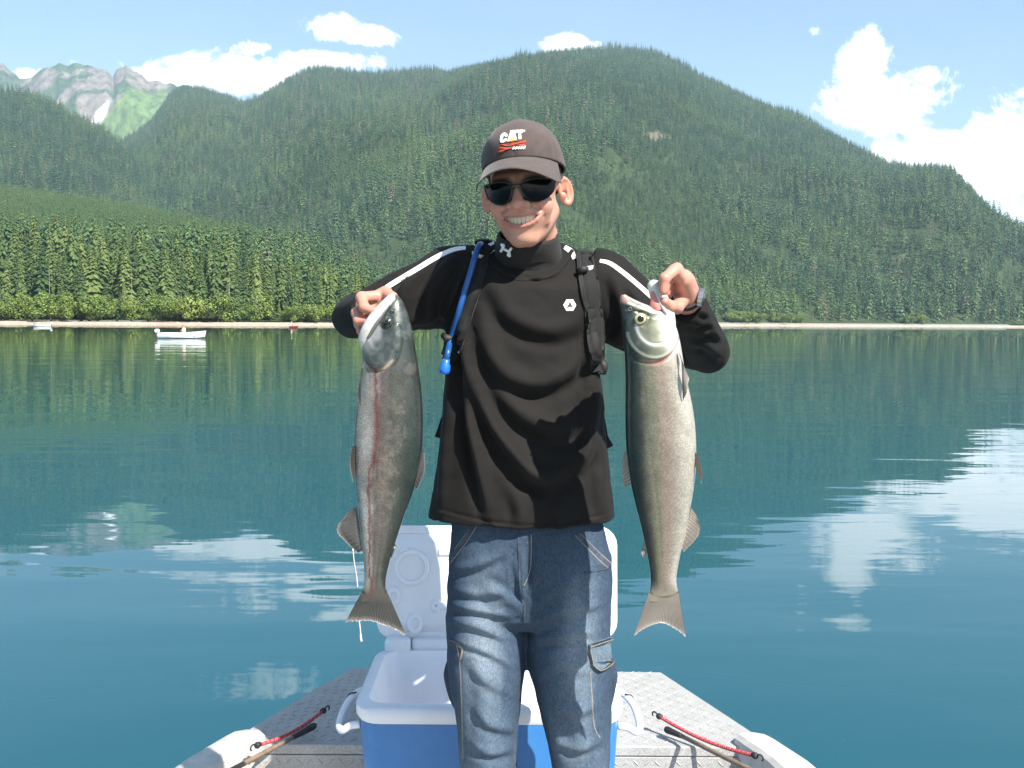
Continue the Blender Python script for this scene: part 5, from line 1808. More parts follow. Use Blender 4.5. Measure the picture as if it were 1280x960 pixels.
seam([(722, 668), (738, 684), (754, 700), (764, 709)], 6, m=m_denim2, th=.002, name='pocket_welt')
seam([(725, 667), (741, 683), (757, 698), (764, 704)], 1.5)
seam([(719, 669), (735, 686), (751, 702), (762, 711)], 1.4)
seam([(762, 710), (748, 713), (730, 716)], 1.6, m=m_denim2, th=.0016)
seam([(648, 668), (649, 700), (650, 730), (653, 752)], 2.2, m=m_denim2, th=.002)
seam([(664, 668), (664, 695), (662, 715), (655, 732)], 1.3)
seam([(655, 752), (656, 762), (655, 774)], 2.6, m=m_denim2, th=.0022)
seam([(571, 806), (575, 830), (577, 870), (578, 915), (579, 950)], 1.8)
seam([(574, 806), (578, 812), (576, 824)], 3.2, th=.003)
seam([(738, 838), (740, 870), (742, 900), (745, 914), (750, 922)], 1.6)
seam([(562, 800), (570, 803), (577, 806)], 3.0, m=m_denim2, th=.003)
# cargo pocket flaps and bellows
def pocket(poly, off, name, m):
    return MB().add(patch(jbv, poly, off, 3)).build(name, m, jeans, False)
fade_m = m_denim
pk = MB().add(patch(jbv, [(735, 806), (748, 801), (762, 796), (766, 808), (767, 824), (758, 833), (748, 838), (740, 830)], .0075, 3)).build('pocket_flap', m_denim, jeans, False)
set_float(pk.data, np.full(len(pk.data.vertices), .62), 'fade')
seam([(736, 808), (750, 803), (763, 798)], 1.5, off=.0085)
seam([(739, 829), (748, 836.5), (758, 831.5), (766, 823)], 1.6, off=.0085)
seam([(736, 810), (740, 829)], 1.5, off=.0085)
for side, pts_ in ((-1, ((562, 822, 2.17), (557, 838, 2.175), (556.5, 855, 2.18), (560, 876, 2.185), (566, 892, 2.185))), (1, ((768, 822, 2.17), (770, 838, 2.175), (770.5, 856, 2.18), (768, 880, 2.185), (764, 898, 2.185)))):
    p = smooth_path([P(*q) for q in pts_], 20)
    v, f = tube(p, np.interp(np.linspace(0, 1, 20), [0, .4, 1], [.012, .018, .008]), 12)
    bl = MB().add((v + np.array([-side * .013, .02, 0]), f)).build('pocket_bellows', m_denim, jeans)
    set_float(bl.data, np.full(len(bl.data.vertices), .25), 'fade')
# shoes on the boat floor
for x in (614, 729):
    c0 = P(x, 1225, 2.17)
    R = []
    for yy, w_, h in ((.10, .025, .055), (.085, .038, .09), (.03, .042, .10), (-.03, .044, .085), (-.09, .047, .062), (-.14, .042, .050), (-.165, .020, .035)):
        R.append(np.array([(c0[0] + w_ * math.cos(a), c0[1] + yy, FLOOR + .002 + max(0, h / 2 + h / 2 * math.sin(a) * 1.0)) for a in np.linspace(0, 2 * math.pi, 20, endpoint=False)]))
    MB().add(loft(R)).build('shoe', mat_simple('brown leather', (.09, .06, .04), .6) if x < 700 else bpy.data.materials['brown leather'], person)

# ------------------------------------------------------------------ watch
m_steel = mat_simple('watch steel', (0.45, 0.45, 0.44), 0.25, 0.5, metal=0.9, var=.08)
m_glass = mat_simple('watch face', (0.012, 0.03, 0.028), 0.08, 0.6, var=.3, vscale=200)
wr0, wr1 = P(*R_WRIST), P(857, 364, 1.91)
wc = (wr0 * .55 + wr1 * .45)
wax = (wr1 - wr0) / np.linalg.norm(wr1 - wr0)
watch = empty('wristwatch', tuple(wc)); tag(watch, 'steel wristwatch with dark face on the wrist at the right of the photo', 'watch')
e1 = np.array([.80, -.60, 0]); e1 -= wax * (e1 @ wax); e1 /= np.linalg.norm(e1); e2 = np.cross(wax, e1)
R = [wc + (e1[None] * np.cos(a) + e2[None] * np.sin(a)) * .0275 for a in np.linspace(0, 2 * math.pi, 40)[:-1, None]]
rings_ = []
for a in np.linspace(0, 2 * math.pi, 41)[:-1]:
    d = e1 * math.cos(a) + e2 * math.sin(a)
    rings_.append(np.array([wc + d * r + wax * h for r, h in ((.0255, -.009), (.0295, -.0085), (.0295, .0085), (.0255, .009))]))
n4 = 4
V = np.concatenate(rings_); F = []
for i in range(40):
    for j in range(4): F.append((i * 4 + j, ((i + 1) % 40) * 4 + j, ((i + 1) % 40) * 4 + (j + 1) % 4, i * 4 + (j + 1) % 4))
MB().add((V, F)).build('strap', m_black, watch, False)
def wdisc(r0, h0, h1, name, m, chamf=.0015):
    rr_ = []
    for r, h in ((r0, h0), (r0, h1 - chamf), (r0 - chamf, h1), (r0 * .02, h1)):
        rr_.append(np.array([wc + e1 * (.0285 + h) + (e2 * math.cos(a) + wax * math.sin(a)) * r for a in np.linspace(0, 2 * math.pi, 32, endpoint=False)]))
    return MB().add(loft(rr_)).build(name, m, watch, True, sharp=30)
wdisc(.0185, -.004, .0055, 'case', m_steel); wdisc(.0145, .0056, .0062, 'dial', m_glass, .0003)

# ------------------------------------------------------------------ hydration backpack
m_web = mat_simple('black backpack webbing', (0.015, 0.015, 0.015), 0.75, 0.3, var=.25, vscale=40, bump=.6, bscale=700, bdist=.0008)
m_pad = cloth_mat('dark grey strap mesh', (0.017, 0.0175, 0.017), 0.8, .35, 700.0, .05)
m_hose = mat_simple('blue drinking hose', (0.012, 0.075, 0.26), 0.35, 0.5, var=.08)
m_valve = mat_simple('bright blue bite valve', (0.015, 0.14, 0.62), 0.35, 0.5, var=.05)
m_refl = mat_simple('grey reflective tape', (0.46, 0.46, 0.44), 0.45, 0.5, var=.06, bump=.2, bscale=500, bdist=.0004)
PB = P(655, 420, 2.40)
pack = empty('backpack', (PB[0], PB[1], PB[2])); tag(pack, 'black hydration backpack with blue drinking hose worn by the angler', 'backpack')
R = []
for y, hx, d in ((318, .06, .03), (330, .105, .055), (380, .125, .075), (460, .130, .085), (540, .125, .08), (590, .11, .055), (600, .07, .03)):
    c0 = P(655, y, 2.385); R.append(rrect(c0[0], c0[1], hx, d, min(d, hx) * .6, c0[2]))
MB().add(loft(R[::-1])).build('pack_body', m_web, pack)


def over_shoulder(bv, path, wd, n, off, th, top, name, m, parent):
    """Strap lying on the chest, then running over the shoulder to the pack."""
    v, f = ribbon(bv, path, wd, off, th, n, 6)
    o = MB().add((v, f)).build(name, m, parent)
    a, _ = cast(bv, *path[0]); 
    back = smooth_path([a + np.array([0, .004, off + th * .5]), a + np.array([0, .04, .010 + off]), a + np.array([0, .09, .010]), np.array([top[0], 2.30, a[2] - .01]), np.array([top[0], 2.36, a[2] - .06])], 16)
    w_ = wd / FPX * 2.1 / 2
    V = []
    for q in back:
        for dx, dz in ((-1, -.004), (-1, .003), (-.5, .006), (.5, .006), (1, .003), (1, -.004)):
            V.append(q + np.array([dx * w_, 0, dz]))
    MB().add((np.array(V), [tuple(q) for q in grid_faces(16, 6, True)] + [tuple(range(6))[::-1], tuple(range(90, 96))])).build(name, m, parent)
    return o


over_shoulder(sbv, [(732, 322), (735, 345), (739, 380), (743, 415), (747, 445), (748, 466)], 21, 50, .004, .008, (P(730, 320, 2.3)[0],), 'shoulder_strap', m_pad, pack)
for p, w_ in (([(722, 320), (724, 345), (729, 375), (738, 410), (744, 440), (747, 468)], 5), ([(742, 325), (744, 350), (747, 385), (749, 420), (748, 460)], 3)):
    MB().add(ribbon(sbv, p, w_, .007, .005, 50, 3)).build('strap_edge', m_web, pack)
MB().add(ribbon(sbv, [(735, 385), (739, 420), (744, 450)], 10, .010, .006, 30, 3)).build('adjuster_webbing', m_web, pack)
def flat_tab(p0, p1, hpx, off):
    a, _ = cast(sbv, (p0[0] + p1[0]) / 2, (p0[1] + p1[1]) / 2)
    q = [P(p0[0] + (p1[0] - p0[0]) * k, p0[1] + (p1[1] - p0[1]) * k, a[1] - off + .010 * (2 * k - 1) ** 2) for k in np.linspace(0, 1, 10)]
    h = hpx / FPX * 2.1 / 2
    V = []
    for c_ in q:
        for dz, dy in ((h, 0), (-h, 0), (-h, .002), (h, .002)): V.append(c_ + np.array([0, dy, dz]))
    MB().add((np.array(V), [tuple(x) for x in grid_faces(10, 4, True)] + [(3, 2, 1, 0), (36, 37, 38, 39)])).build('reflective_tab', m_refl, pack, False, .0006)
flat_tab((724, 338), (742, 334.5), 6.5, .022)
a, nr = cast(sbv, 725, 343)
MB().add(tube([a + nr * .012 + np.array([-.008, 0, 0]), a + nr * .018, a + nr * .014 + np.array([.012, 0, .003])], [.006, .008, .005], 10)).build('buckle', m_black, pack)
a, nr = cast(sbv, 747, 460)
MB().add(tube([a + nr * .008 + np.array([0, 0, .016]), a + nr * .014, a + nr * .01 + np.array([.002, 0, -.016])], [.007, .011, .007], 10)).build('buckle', m_black, pack)
over_shoulder(sbv, [(604, 308), (598, 335), (588, 368), (578, 400), (568, 430), (562, 450)], 22, 50, .004, .007, (P(603, 308, 2.3)[0],), 'shoulder_strap', m_pad, pack)
hp = []
for q in ((598, 309), (586, 347), (574.5, 386), (563.5, 424)):
    a, nr = cast(sbv, *q); hp.append(P(q[0], q[1], a[1] - .020))
top = hp[0] + np.array([.004, .03, .008])
hp = [top + np.array([.004, .10, -.02]), top + np.array([.002, .05, .0])] + hp + [P(560, 440, 2.06), P(557.5, 452, 2.06)]
hp = smooth_path(hp, 70)
MB().add(tube(hp, .0064, 12)).build('hose', m_hose, pack)
e = hp[-1]; d = np.array(P(555.3, 466, 2.06)) - e
MB().add(tube([e - d * .25, e + d * .1, e + d * .3, e + d * .75, e + d * 1.0, e + d * 1.12], [.0072, .0078, .0105, .0115, .0105, .006], 14)).build('bite_valve', m_valve, pack)
flat_tab((590, 316), (606, 322.5), 5.0, .030)
a, nr = cast(sbv, 566, 421)
MB().add(tube([a + nr * .012 + np.array([-.012, 0, .004]), a + nr * .026, a + nr * .012 + np.array([.014, 0, -.004])], [.007, .009, .007], 10)).build('hose_clip', m_black, pack)
# lower webbing behind the hip, right, and a small tab at left
def slab(pts, th, name):
    v = np.array([P(*q) for q in pts]); n = len(v)
    MB().add((np.concatenate([v, v + np.array([0, th, 0])]), [tuple(range(n))[::-1], tuple(range(n, 2 * n))] + [(i, (i + 1) % n, (i + 1) % n + n, i + n) for i in range(n)])).build(name, m_web, pack, False, .002)
slab([(742, 470, 2.2), (749, 478, 2.2), (755, 515, 2.21), (760, 545, 2.21), (767, 557, 2.21), (758, 562, 2.21), (757, 572, 2.22), (750, 560, 2.22), (742, 520, 2.22)], .012, 'hip_strap')
slab([(552, 520, 2.22), (545, 541, 2.22), (543, 546, 2.22), (553, 549, 2.22)], .012, 'hip_strap')


# ------------------------------------------------------------------ the two salmon
def fish_mat(name, rough, sc_amt):
    m, t, b = mat_new(name)
    a = attr(t, 'Col'); fu = attr(t, 'fu'); fv = attr(t, 'fv'); sk = attr(t, 'scaly')
    tcn = t.new('ShaderNodeTexCoord')
    cx = t.new('ShaderNodeCombineXYZ'); t.link(fu.outputs['Fac'], cx.inputs[0]); t.link(fv.outputs['Fac'], cx.inputs[1])
    vo = t.new('ShaderNodeTexVoronoi'); vo.inputs['Scale'].default_value = 1.0
    t.link(t.mapping(cx.outputs[0], scale=(330, 300, 1), rot=(0, 0, .78)), vo.inputs['Vector'])
    n = t.noise(tcn.outputs['Object'], 34.0, 6.0, 0.65)
    nf = t.noise(tcn.outputs['Object'], 150.0, 4.0, 0.6)
    scl = t.ramp(vo.outputs['Distance'], ((0.1, 1.2), (0.6, .72)))
    col = t.mix(t.math('MULTIPLY', sk.outputs['Fac'], sc_amt), a.outputs['Color'], t.mix(1.0, a.outputs['Color'], scl, 'MULTIPLY'))
    col = t.mix(1.0, col, t.ramp(n, ((0.3, .84), (0.7, 1.16))), 'MULTIPLY')
    t.link(col, b.inputs['Base Color'])
    b.inputs['Metallic'].default_value = 0.30
    b.inputs['Specular IOR Level'].default_value = 0.55
    t.link(t.math('ADD', t.math('MULTIPLY', nf, .25), rough - .12), b.inputs['Roughness'])
    b.inputs['Coat Weight'].default_value = 0.35; b.inputs['Coat Roughness'].default_value = 0.12
    hb = t.math('ADD', t.math('MULTIPLY', t.math('MULTIPLY', vo.outputs['Distance'], sk.outputs['Fac']), -1.0), t.math('MULTIPLY', nf, .5))
    t.link(t.bump(hb, 0.35, 0.0006), b.inputs['Normal'])
    return m


def fin_mat(name, c0, c1, root):
    m, t, b = mat_new(name)
    a = attr(t, 'ray'); l_ = attr(t, 'len')
    s_ = t.math('SINE', t.math('MULTIPLY', a.outputs['Fac'], 6.283))
    col = t.ramp(s_, ((0.2, c0), (0.8, c1)))
    col = t.mix(t.ramp(l_.outputs['Fac'], ((0.8, 0.0), (1.0, .35))), col, (0.42, 0.37, 0.33))
    col = t.mix(t.ramp(l_.outputs['Fac'], ((0.0, .9), (0.3, 0.0))), col, root)
    t.link(col, b.inputs['Base Color'])
    b.inputs['Roughness'].default_value = 0.35; b.inputs['Coat Weight'].default_value = .3
    b.inputs['Transmission Weight'].default_value = 0.0
    b.inputs['Subsurface Weight'].default_value = 0.15
    b.inputs['Subsurface Radius'].default_value = (.004, .003, .003)
    return m


def fin(name, base, tip, Yb, Yt, mat, parent, rays=14, ripple=.0012, rag=.05, seed=1, mid=.0):
    """Fin membrane with raised rays between a base line and a tip line (picture pixels), thin but solid."""
    r = np.random.default_rng(seed)
    per = 5; n = rays * per + 1; m = 14
    bp = smooth_path(base, n); tp = smooth_path(tip, n)
    Vf = []; Vb = []; ray = []; ln = []
    rl = r.uniform(-rag, rag * .3, rays + 2)
    for i in range(n):
        ph = i / per
        ext = 1 + np.interp(ph, np.arange(rays + 2), rl) - .02 * (1 - math.cos(2 * math.pi * ph)) * .5
        for j in range(m):
            f = j / (m - 1)
            bow = 4 * f * (1 - f) * mid
            q = bp[i] + (tp[i] - bp[i]) * f * (ext if f > .5 else 1 + (ext - 1) * 2 * f)
            y = Yb + (Yt - Yb) * f + bow + .004 * math.sin(i / n * 5 + f * 3) * f
            thk = (.0018 * (1 - f) + .0005) + .00022 * (1 + math.cos(2 * math.pi * ph)) * (1 - .6 * f)
            w_ = P(q[0], q[1], y)
            Vf.append(w_ - np.array([0, thk + ripple * 0.22 * math.cos(2 * math.pi * ph), 0])); Vb.append(w_ + np.array([0, thk * .6 - ripple * .22 * math.cos(2 * math.pi * ph), 0]))
            ray.append(ph); ln.append(f)
    N = len(Vf)
    F = [tuple(q) for q in grid_faces(n, m)] + [tuple(q[::-1] + N) for q in grid_faces(n, m)]
    bd = [i * m for i in range(n)] + [(n - 1) * m + j for j in range(1, m)] + [i * m + m - 1 for i in range(n - 2, -1, -1)] + [j for j in range(m - 2, 0, -1)]
    for a, b_ in zip(bd, bd[1:] + bd[:1]):
        F.append((b_, a, a + N, b_ + N))
    me = mk_mesh(name, np.array(Vf + Vb), F)
    set_float(me, ray + ray, 'ray'); set_float(me, ln + ln, 'len')
    return obj(name, me, mat, parent)


NV = 120; NU = 520


def salmon(stations, Yf, thick, colour, shape, mat, parent, ysnout, ytail):
    """stations: (py, x left, x right, thickness factor). Closed lofted trunk from snout to tail root."""
    st = np.array(stations, float)
    yy = np.linspace(ysnout, ytail, NU)
    dens = smooth_path(st, 400)
    xl = np.interp(yy, dens[:, 0], dens[:, 1]); xr = np.interp(yy, dens[:, 0], dens[:, 2]); tf = np.interp(yy, dens[:, 0], dens[:, 3])
    th = np.arange(NV) * 2 * math.pi / NV
    cs, sn = np.cos(th), np.sin(th)
    X = (xl + xr)[:, None] / 2 + (xr - xl)[:, None] / 2 * (np.sign(cs) * np.abs(cs) ** (2 / 2.15))[None]
    Dp = thick * tf[:, None] * (np.sign(sn) * np.abs(sn) ** (2 / 2.0))[None]
    PYg = np.repeat(yy[:, None], NV, 1)
    frac = (X - xl[:, None]) / np.maximum(xr - xl, .5)[:, None]
    disp = shape(X, PYg, frac)
    front = np.clip(-np.sin(np.repeat(-th[None], NU, 0)) * -1, -1, 1)
    Yv = Yf + Dp
    Yv = Yv - disp * np.clip(-sn[None] * 3, 0, 1) + disp * np.clip(sn[None] * 3, 0, 1)
    V = PA(X, PYg, np.full_like(X, Yf))
    V[..., 1] = Yv
    V = V.reshape(-1, 3)
    F = [tuple(q[::-1]) for q in grid_faces(NU, NV, True)] + [tuple(range(NV)), tuple(range((NU - 1) * NV, NU * NV))[::-1]]
    me = mk_mesh('body', V, F)
    c, sc_ = colour(X, PYg, frac, np.repeat(sn[None] < 0, NU, 0))
    set_col(me, c.reshape(-1, 3)); set_float(me, sc_.ravel(), 'scaly')
    set_float(me, (PYg / 690.0).ravel(), 'fu'); set_float(me, (X / 690.0).ravel(), 'fv')
    return obj('body', me, mat, parent)


def sstep(a, b, x):
    t = np.clip((x - a) / (b - a), 0, 1); return t * t * (3 - 2 * t)


def seg_d(X, Y, pts, n=40):
    """Distance in px from a smooth line, with position along it."""
    p = smooth_path(pts, n)
    best = np.full(X.shape, 1e9); pos = np.zeros(X.shape)
    for i in range(n - 1):
        a, b = p[i], p[i + 1]; ab = b - a; L = ab @ ab + 1e-9
        t = np.clip(((X - a[0]) * ab[0] + (Y - a[1]) * ab[1]) / L, 0, 1)
        d = np.hypot(X - a[0] - t * ab[0], Y - a[1] - t * ab[1])
        m = d < best; best[m] = d[m]; pos[m] = (i + t[m]) / (n - 1)
    return best, pos


def lay(c, mask, col):
    m = np.clip(mask, 0, 1)[..., None]
    return c * (1 - m) + np.asarray(col) * m


def eye(px, py, Yf, rpx, iris, parent):
    c0 = P(px, py, Yf); r = rpx / FPX * Yf
    mb = MB()
    rings_ = [np.array([c0 + np.array([r * k * math.cos(a), -h, r * k * math.sin(a)]) for a in np.linspace(0, 2 * math.pi, 28, endpoint=False)]) for k, h in ((1.12, -.004), (1.05, .0003), (.9, .0014), (.62, .0026))]
    v, f = loft(rings_, False); o = MB().add((v, f)).build('eye', iris, parent)
    rings_ = [np.array([c0 + np.array([r * k * math.cos(a), -h, r * k * math.sin(a)]) for a in np.linspace(0, 2 * math.pi, 28, endpoint=False)]) for k, h in ((.62, .0025), (.56, .0032), (.3, .0040), (.02, .0042))]
    v, f = loft(rings_, True); MB().add((v, f)).build('pupil', m_pupil, o)
    return o


m_pupil = mat_simple('black pupil', (0.008, 0.008, 0.009), 0.05, 0.6, var=.1)
m_iris_y = mat_simple('pale golden iris', (0.50, 0.46, 0.24), 0.2, 0.6, metal=.3, var=.25, vscale=500)
m_iris_d = mat_simple('dark grey iris', (0.05, 0.052, 0.048), 0.15, 0.6, metal=.3, var=.3, vscale=500)
m_dark = fish_mat('dusky salmon skin', .34, .9)
m_silver = fish_mat('silver salmon skin', .34, .8)
m_fin_d = fin_mat('dusky fin', (0.028, 0.029, 0.027), (0.055, 0.052, 0.047), (.085, .075, .065))
m_fin_s = fin_mat('pale fin', (0.155, 0.137, 0.116), (0.22, 0.195, 0.168), (.24, .21, .165))
m_jaw = mat_simple('pale fish jaw', (0.54, 0.52, 0.49), 0.25, 0.5, var=.10, vscale=90, bump=.2, bscale=200, bdist=.001)
m_mouth = mat_simple('pink fish mouth', (0.55, 0.20, 0.17), 0.25, 0.5, var=.2, vscale=120)
m_slime = mat_simple('pale slime strand', (0.62, 0.50, 0.46), 0.15, 0.6, var=.15, vscale=60)

# ---- right-hand salmon: bright, mouth agape, belly to the right
YR = 1.85
fR = empty('salmon', tuple(P(824, 560, YR))); tag(fR, 'bright silver salmon with white belly and open mouth, held up at the right', 'salmon', 'salmon held up by the angler')
stR = ((369, 776, 783, .16), (373, 775, 790, .24), (379, 775.5, 803, .36), (386, 776.5, 821, .48), (394, 777.5, 836, .58), (402, 778, 842, .68), (415, 778.5, 847, .80), (430, 779.5, 850.5, .90), (445, 781, 853, .94), (470, 782, 857, .96), (500, 782, 864, 1.0),
       (530, 782, 868.5, 1.0), (560, 783, 870, .98), (585, 785.5, 869.5, .92), (610, 790, 867, .84), (640, 797, 862, .72), (665, 803, 857.5, .6), (690, 808.5, 851, .48), (708, 812, 847.5, .38), (722, 813.5, 845.5, .29), (732, 813.5, 846, .20), (741, 812.5, 848, .09), (750, 812, 849, .015))


def shapeR(X, Y, f):
    d = np.zeros_like(X)
    # gill cover: raised plate whose rear edge is a rounded arc
    e = np.hypot((X - 814) / 34, (Y - 412) / 36)
    d += .0040 * sstep(1.04, .97, e) * sstep(.2, .8, e)
    e2 = np.hypot((X - 816) / 21, (Y - 404) / 24)
    d += .0018 * sstep(1.06, .94, e2) * (Y > 395)
    dl, _ = seg_d(X, Y, [(788, 446), (800, 452), (820, 452), (838, 440), (848, 424)])
    d -= .0035 * np.exp(-(dl / 1.8) ** 2)
    dm, _ = seg_d(X, Y, [(784, 380), (800, 386), (814, 391), (826, 390)])
    d += .0022 * np.exp(-(dm / 2.6) ** 2)
    dg, _ = seg_d(X, Y, [(782, 386), (798, 391), (812, 396), (826, 395)])
    d -= .0022 * np.exp(-(dg / 1.4) ** 2)
    e3 = np.hypot(X - 800, Y - 398); d -= .0020 * np.exp(-((e3 - 8) / 2.2) ** 2)
    dll, _ = seg_d(X, Y, [(800, 455), (806, 540), (820, 640), (829, 735)])
    d -= .0006 * np.exp(-(dll / 1.5) ** 2)
    d += .0012 * (fbm(X * .06, Y * .05, 3, 201) - .5) * (Y > 455)
    return d


def colR(X, Y, f, fr):
    back = np.array([0.020, 0.027, 0.022]); flank = np.array([0.14, 0.135, 0.098]); olive = np.array([0.155, 0.155, 0.10]); pinkb = np.array([0.285, 0.215, 0.175]); belly = np.array([0.50, 0.455, 0.385])
    nz = fbm(X * .09, Y * .05, 4, 210)
    g = f + .10 * (nz - .5)
    c = np.tile(back, (*X.shape, 1))
    c = lay(c, sstep(.10, .34, g), flank); c = lay(c, sstep(.2, .32, g) * sstep(.52, .38, g) * .8, olive)
    c = lay(c, sstep(.36, .52, g) * sstep(.80, .60, g) * .75, pinkb)
    c = lay(c, sstep(.52, .92, g), belly)
    head = (Y < 452) * 1.0
    hn = fbm(X * .16, Y * .14, 4, 211)
    hc = lay(np.tile(np.array([0.040, 0.052, 0.042]), (*X.shape, 1)), sstep(.15, .55, f + .3 * (hn - .5)), np.array([.145, .15, .095]))
    e = np.hypot((X - 814) / 34, (Y - 412) / 36)
    hc = lay(hc, sstep(.55, .9, f), (.60, .58, .53)); hc = lay(hc, sstep(.84, .92, e) * sstep(1.0, .95, e) * (Y > 415) * .7, (.42, .42, .34))
    e2 = np.hypot((X - 816) / 21, (Y - 404) / 24); hc = lay(hc, np.exp(-((e2 - 1.08) / .10) ** 2) * (Y > 404) * .75, (.60, .60, .53))
    hedge = sstep(1.04, .98, np.where(Y > 412, e, 0)) 
    c = lay(c, hedge * (Y < 456), (0, 0, 0)) * 0 + lay(c, hedge * (Y < 456), np.zeros(3)) + hc * np.clip(hedge * (Y < 456), 0, 1)[..., None]
    dl, _ = seg_d(X, Y, [(808, 452), (822, 452), (836, 442)]); c = lay(c, np.exp(-(dl / 1.6) ** 2) * .8, (.40, .12, .09))
    dm, _ = seg_d(X, Y, [(784, 379), (800, 385), (814, 390), (826, 389)]); c = lay(c, np.exp(-(dm / 2.2) ** 2) * .8, (.58, .55, .50))
    c = lay(c, sstep(10, 4, np.hypot(X - 779, Y - 372)) * .8, (.52, .27, .22))
    c = lay(c, sstep(722, 746, Y), np.array([.24, .21, .165]))
    return c, sstep(450, 462, Y) * sstep(745, 715, Y) * np.ones_like(X)


salmon(stR, YR, .043, colR, shapeR, m_silver, fR, 368.5, 752)
eye(800.5, 398.5, YR - .0335, 6.6, m_iris_y, fR)
# lower jaw, hanging open towards the hand
jp = smooth_path([P(836, 444, YR + .006), P(836, 424, YR + .004), P(834, 402, YR + .002), P(829.5, 385, YR), P(822, 368, YR), P(816, 355, YR), P(814, 350.5, YR)], 30)
v, f = tube(jp, np.interp(np.linspace(0, 1, 30), [0, .2, .4, .65, .87, 1], [.005, .014, .0165, .0155, .0105, .004]), 20)
MB().add((v, f)).build('lower_jaw', m_jaw, fR)
jp2 = smooth_path([P(822, 388, YR - .012), P(819, 380, YR - .013), P(817, 369, YR - .009), P(814.5, 357, YR - .003)], 20)
v, f = tube(jp2, [.010] * 6 + list(np.linspace(.0095, .0025, 14)), 12)
MB().add((v, f)).build('mouth_lining', m_mouth, fR)
jp3 = smooth_path([P(834, 392, YR - .021), P(826, 380, YR - .019), P(820, 366, YR - .012), P(815, 352, YR - .003)], 20)
MB().add(tube(jp3, np.linspace(.0035, .002, 20), 8)).build('lip', m_jaw, fR)
fin('tail_fin', [(812, 738), (821, 743), (830, 745), (839, 743), (848, 738)], [(792, 796), (806, 786), (826, 779), (843, 786), (857.5, 797)], YR, YR + .006, m_fin_s, fR, 34, .0008, .015, 3)
fin('dorsal_fin', [(783.5, 560), (787, 580), (792, 604)], [(778.5, 571), (777.5, 590), (779, 609)], YR, YR + .008, m_fin_s, fR, 10, .0012, .08, 4)
fin('adipose_fin', [(806, 676), (809, 690)], [(801.5, 690), (804, 699)], YR, YR, m_fin_s, fR, 4, .0006, .02, 5)
fin('pectoral_fin', [(848, 440), (851, 446), (852, 452)], [(862, 474), (858, 492), (853.5, 503)], YR - .030, YR - .040, m_fin_s, fR, 9, .001, .05, 6, -.006)
fin('pelvic_fin', [(866, 560), (868, 570), (868, 580)], [(874, 574), (878.5, 592), (877, 605)], YR - .012, YR - .026, m_fin_s, fR, 8, .001, .05, 7)
fin('anal_fin', [(864, 634), (859, 655), (851.5, 684)], [(872, 645), (874.5, 668), (855, 690)], YR, YR - .004, m_fin_s, fR, 12, .0012, .06, 8)

# ---- left-hand salmon: dusky, bleeding, belly to the left
YL = 1.84
fL = empty('salmon', tuple(P(484, 560, YL))); tag(fL, 'dark bruised salmon with a red bloody streak, hanging at the left', 'salmon', 'salmon held up by the angler')
stL = ((368.5, 489, 496, .14), (372, 484, 500, .24), (378, 478.5, 504, .36), (386, 472, 508, .48), (395, 466, 511, .58), (405, 461, 513.5, .68), (420, 456, 516.5, .80), (435, 453.5, 519, .88), (450, 453, 521.5, .92), (470, 452.5, 524.5, .96), (500, 448.5, 527.5, 1.0),
       (530, 444.5, 528.5, 1.0), (560, 443, 527.5, .98), (585, 443.5, 523.5, .92), (610, 445.5, 517.5, .83), (640, 448.5, 507, .72), (665, 451, 498.5, .6), (690, 453.5, 490.5, .47), (708, 455, 485.5, .38), (722, 455.5, 482.5, .29), (732, 455, 482, .20), (742, 453, 482.5, .09), (750, 452, 483, .015))


def shapeL(X, Y, f):
    d = np.zeros_like(X)
    e = np.hypot((X - 478) / 27, (Y - 424) / 38)
    d += .0042 * sstep(1.04, .97, e) * sstep(.2, .8, e) * (Y > 405)
    dl, _ = seg_d(X, Y, [(454, 452), (466, 461), (480, 462), (492, 452), (498, 440)])
    d -= .0035 * np.exp(-(dl / 1.8) ** 2)
    d2, _ = seg_d(X, Y, [(462, 424), (470, 436), (482, 436), (488, 428)]); d += .0016 * np.exp(-(d2 / 3.0) ** 2)
    e3 = np.hypot(X - 484.5, Y - 403.5); d -= .0020 * np.exp(-((e3 - 8) / 2.4) ** 2)
    dm, _ = seg_d(X, Y, [(490, 372), (478, 388), (468, 402), (460, 414)]); d -= .0024 * np.exp(-((dm - 5) / 1.6) ** 2)
    dll, _ = seg_d(X, Y, [(490, 462), (488, 560), (478, 660), (469, 735)]); d -= .0007 * np.exp(-(dll / 1.5) ** 2)
    d += .0016 * (fbm(X * .07, Y * .05, 3, 221) - .5) * (Y > 455)
    return d


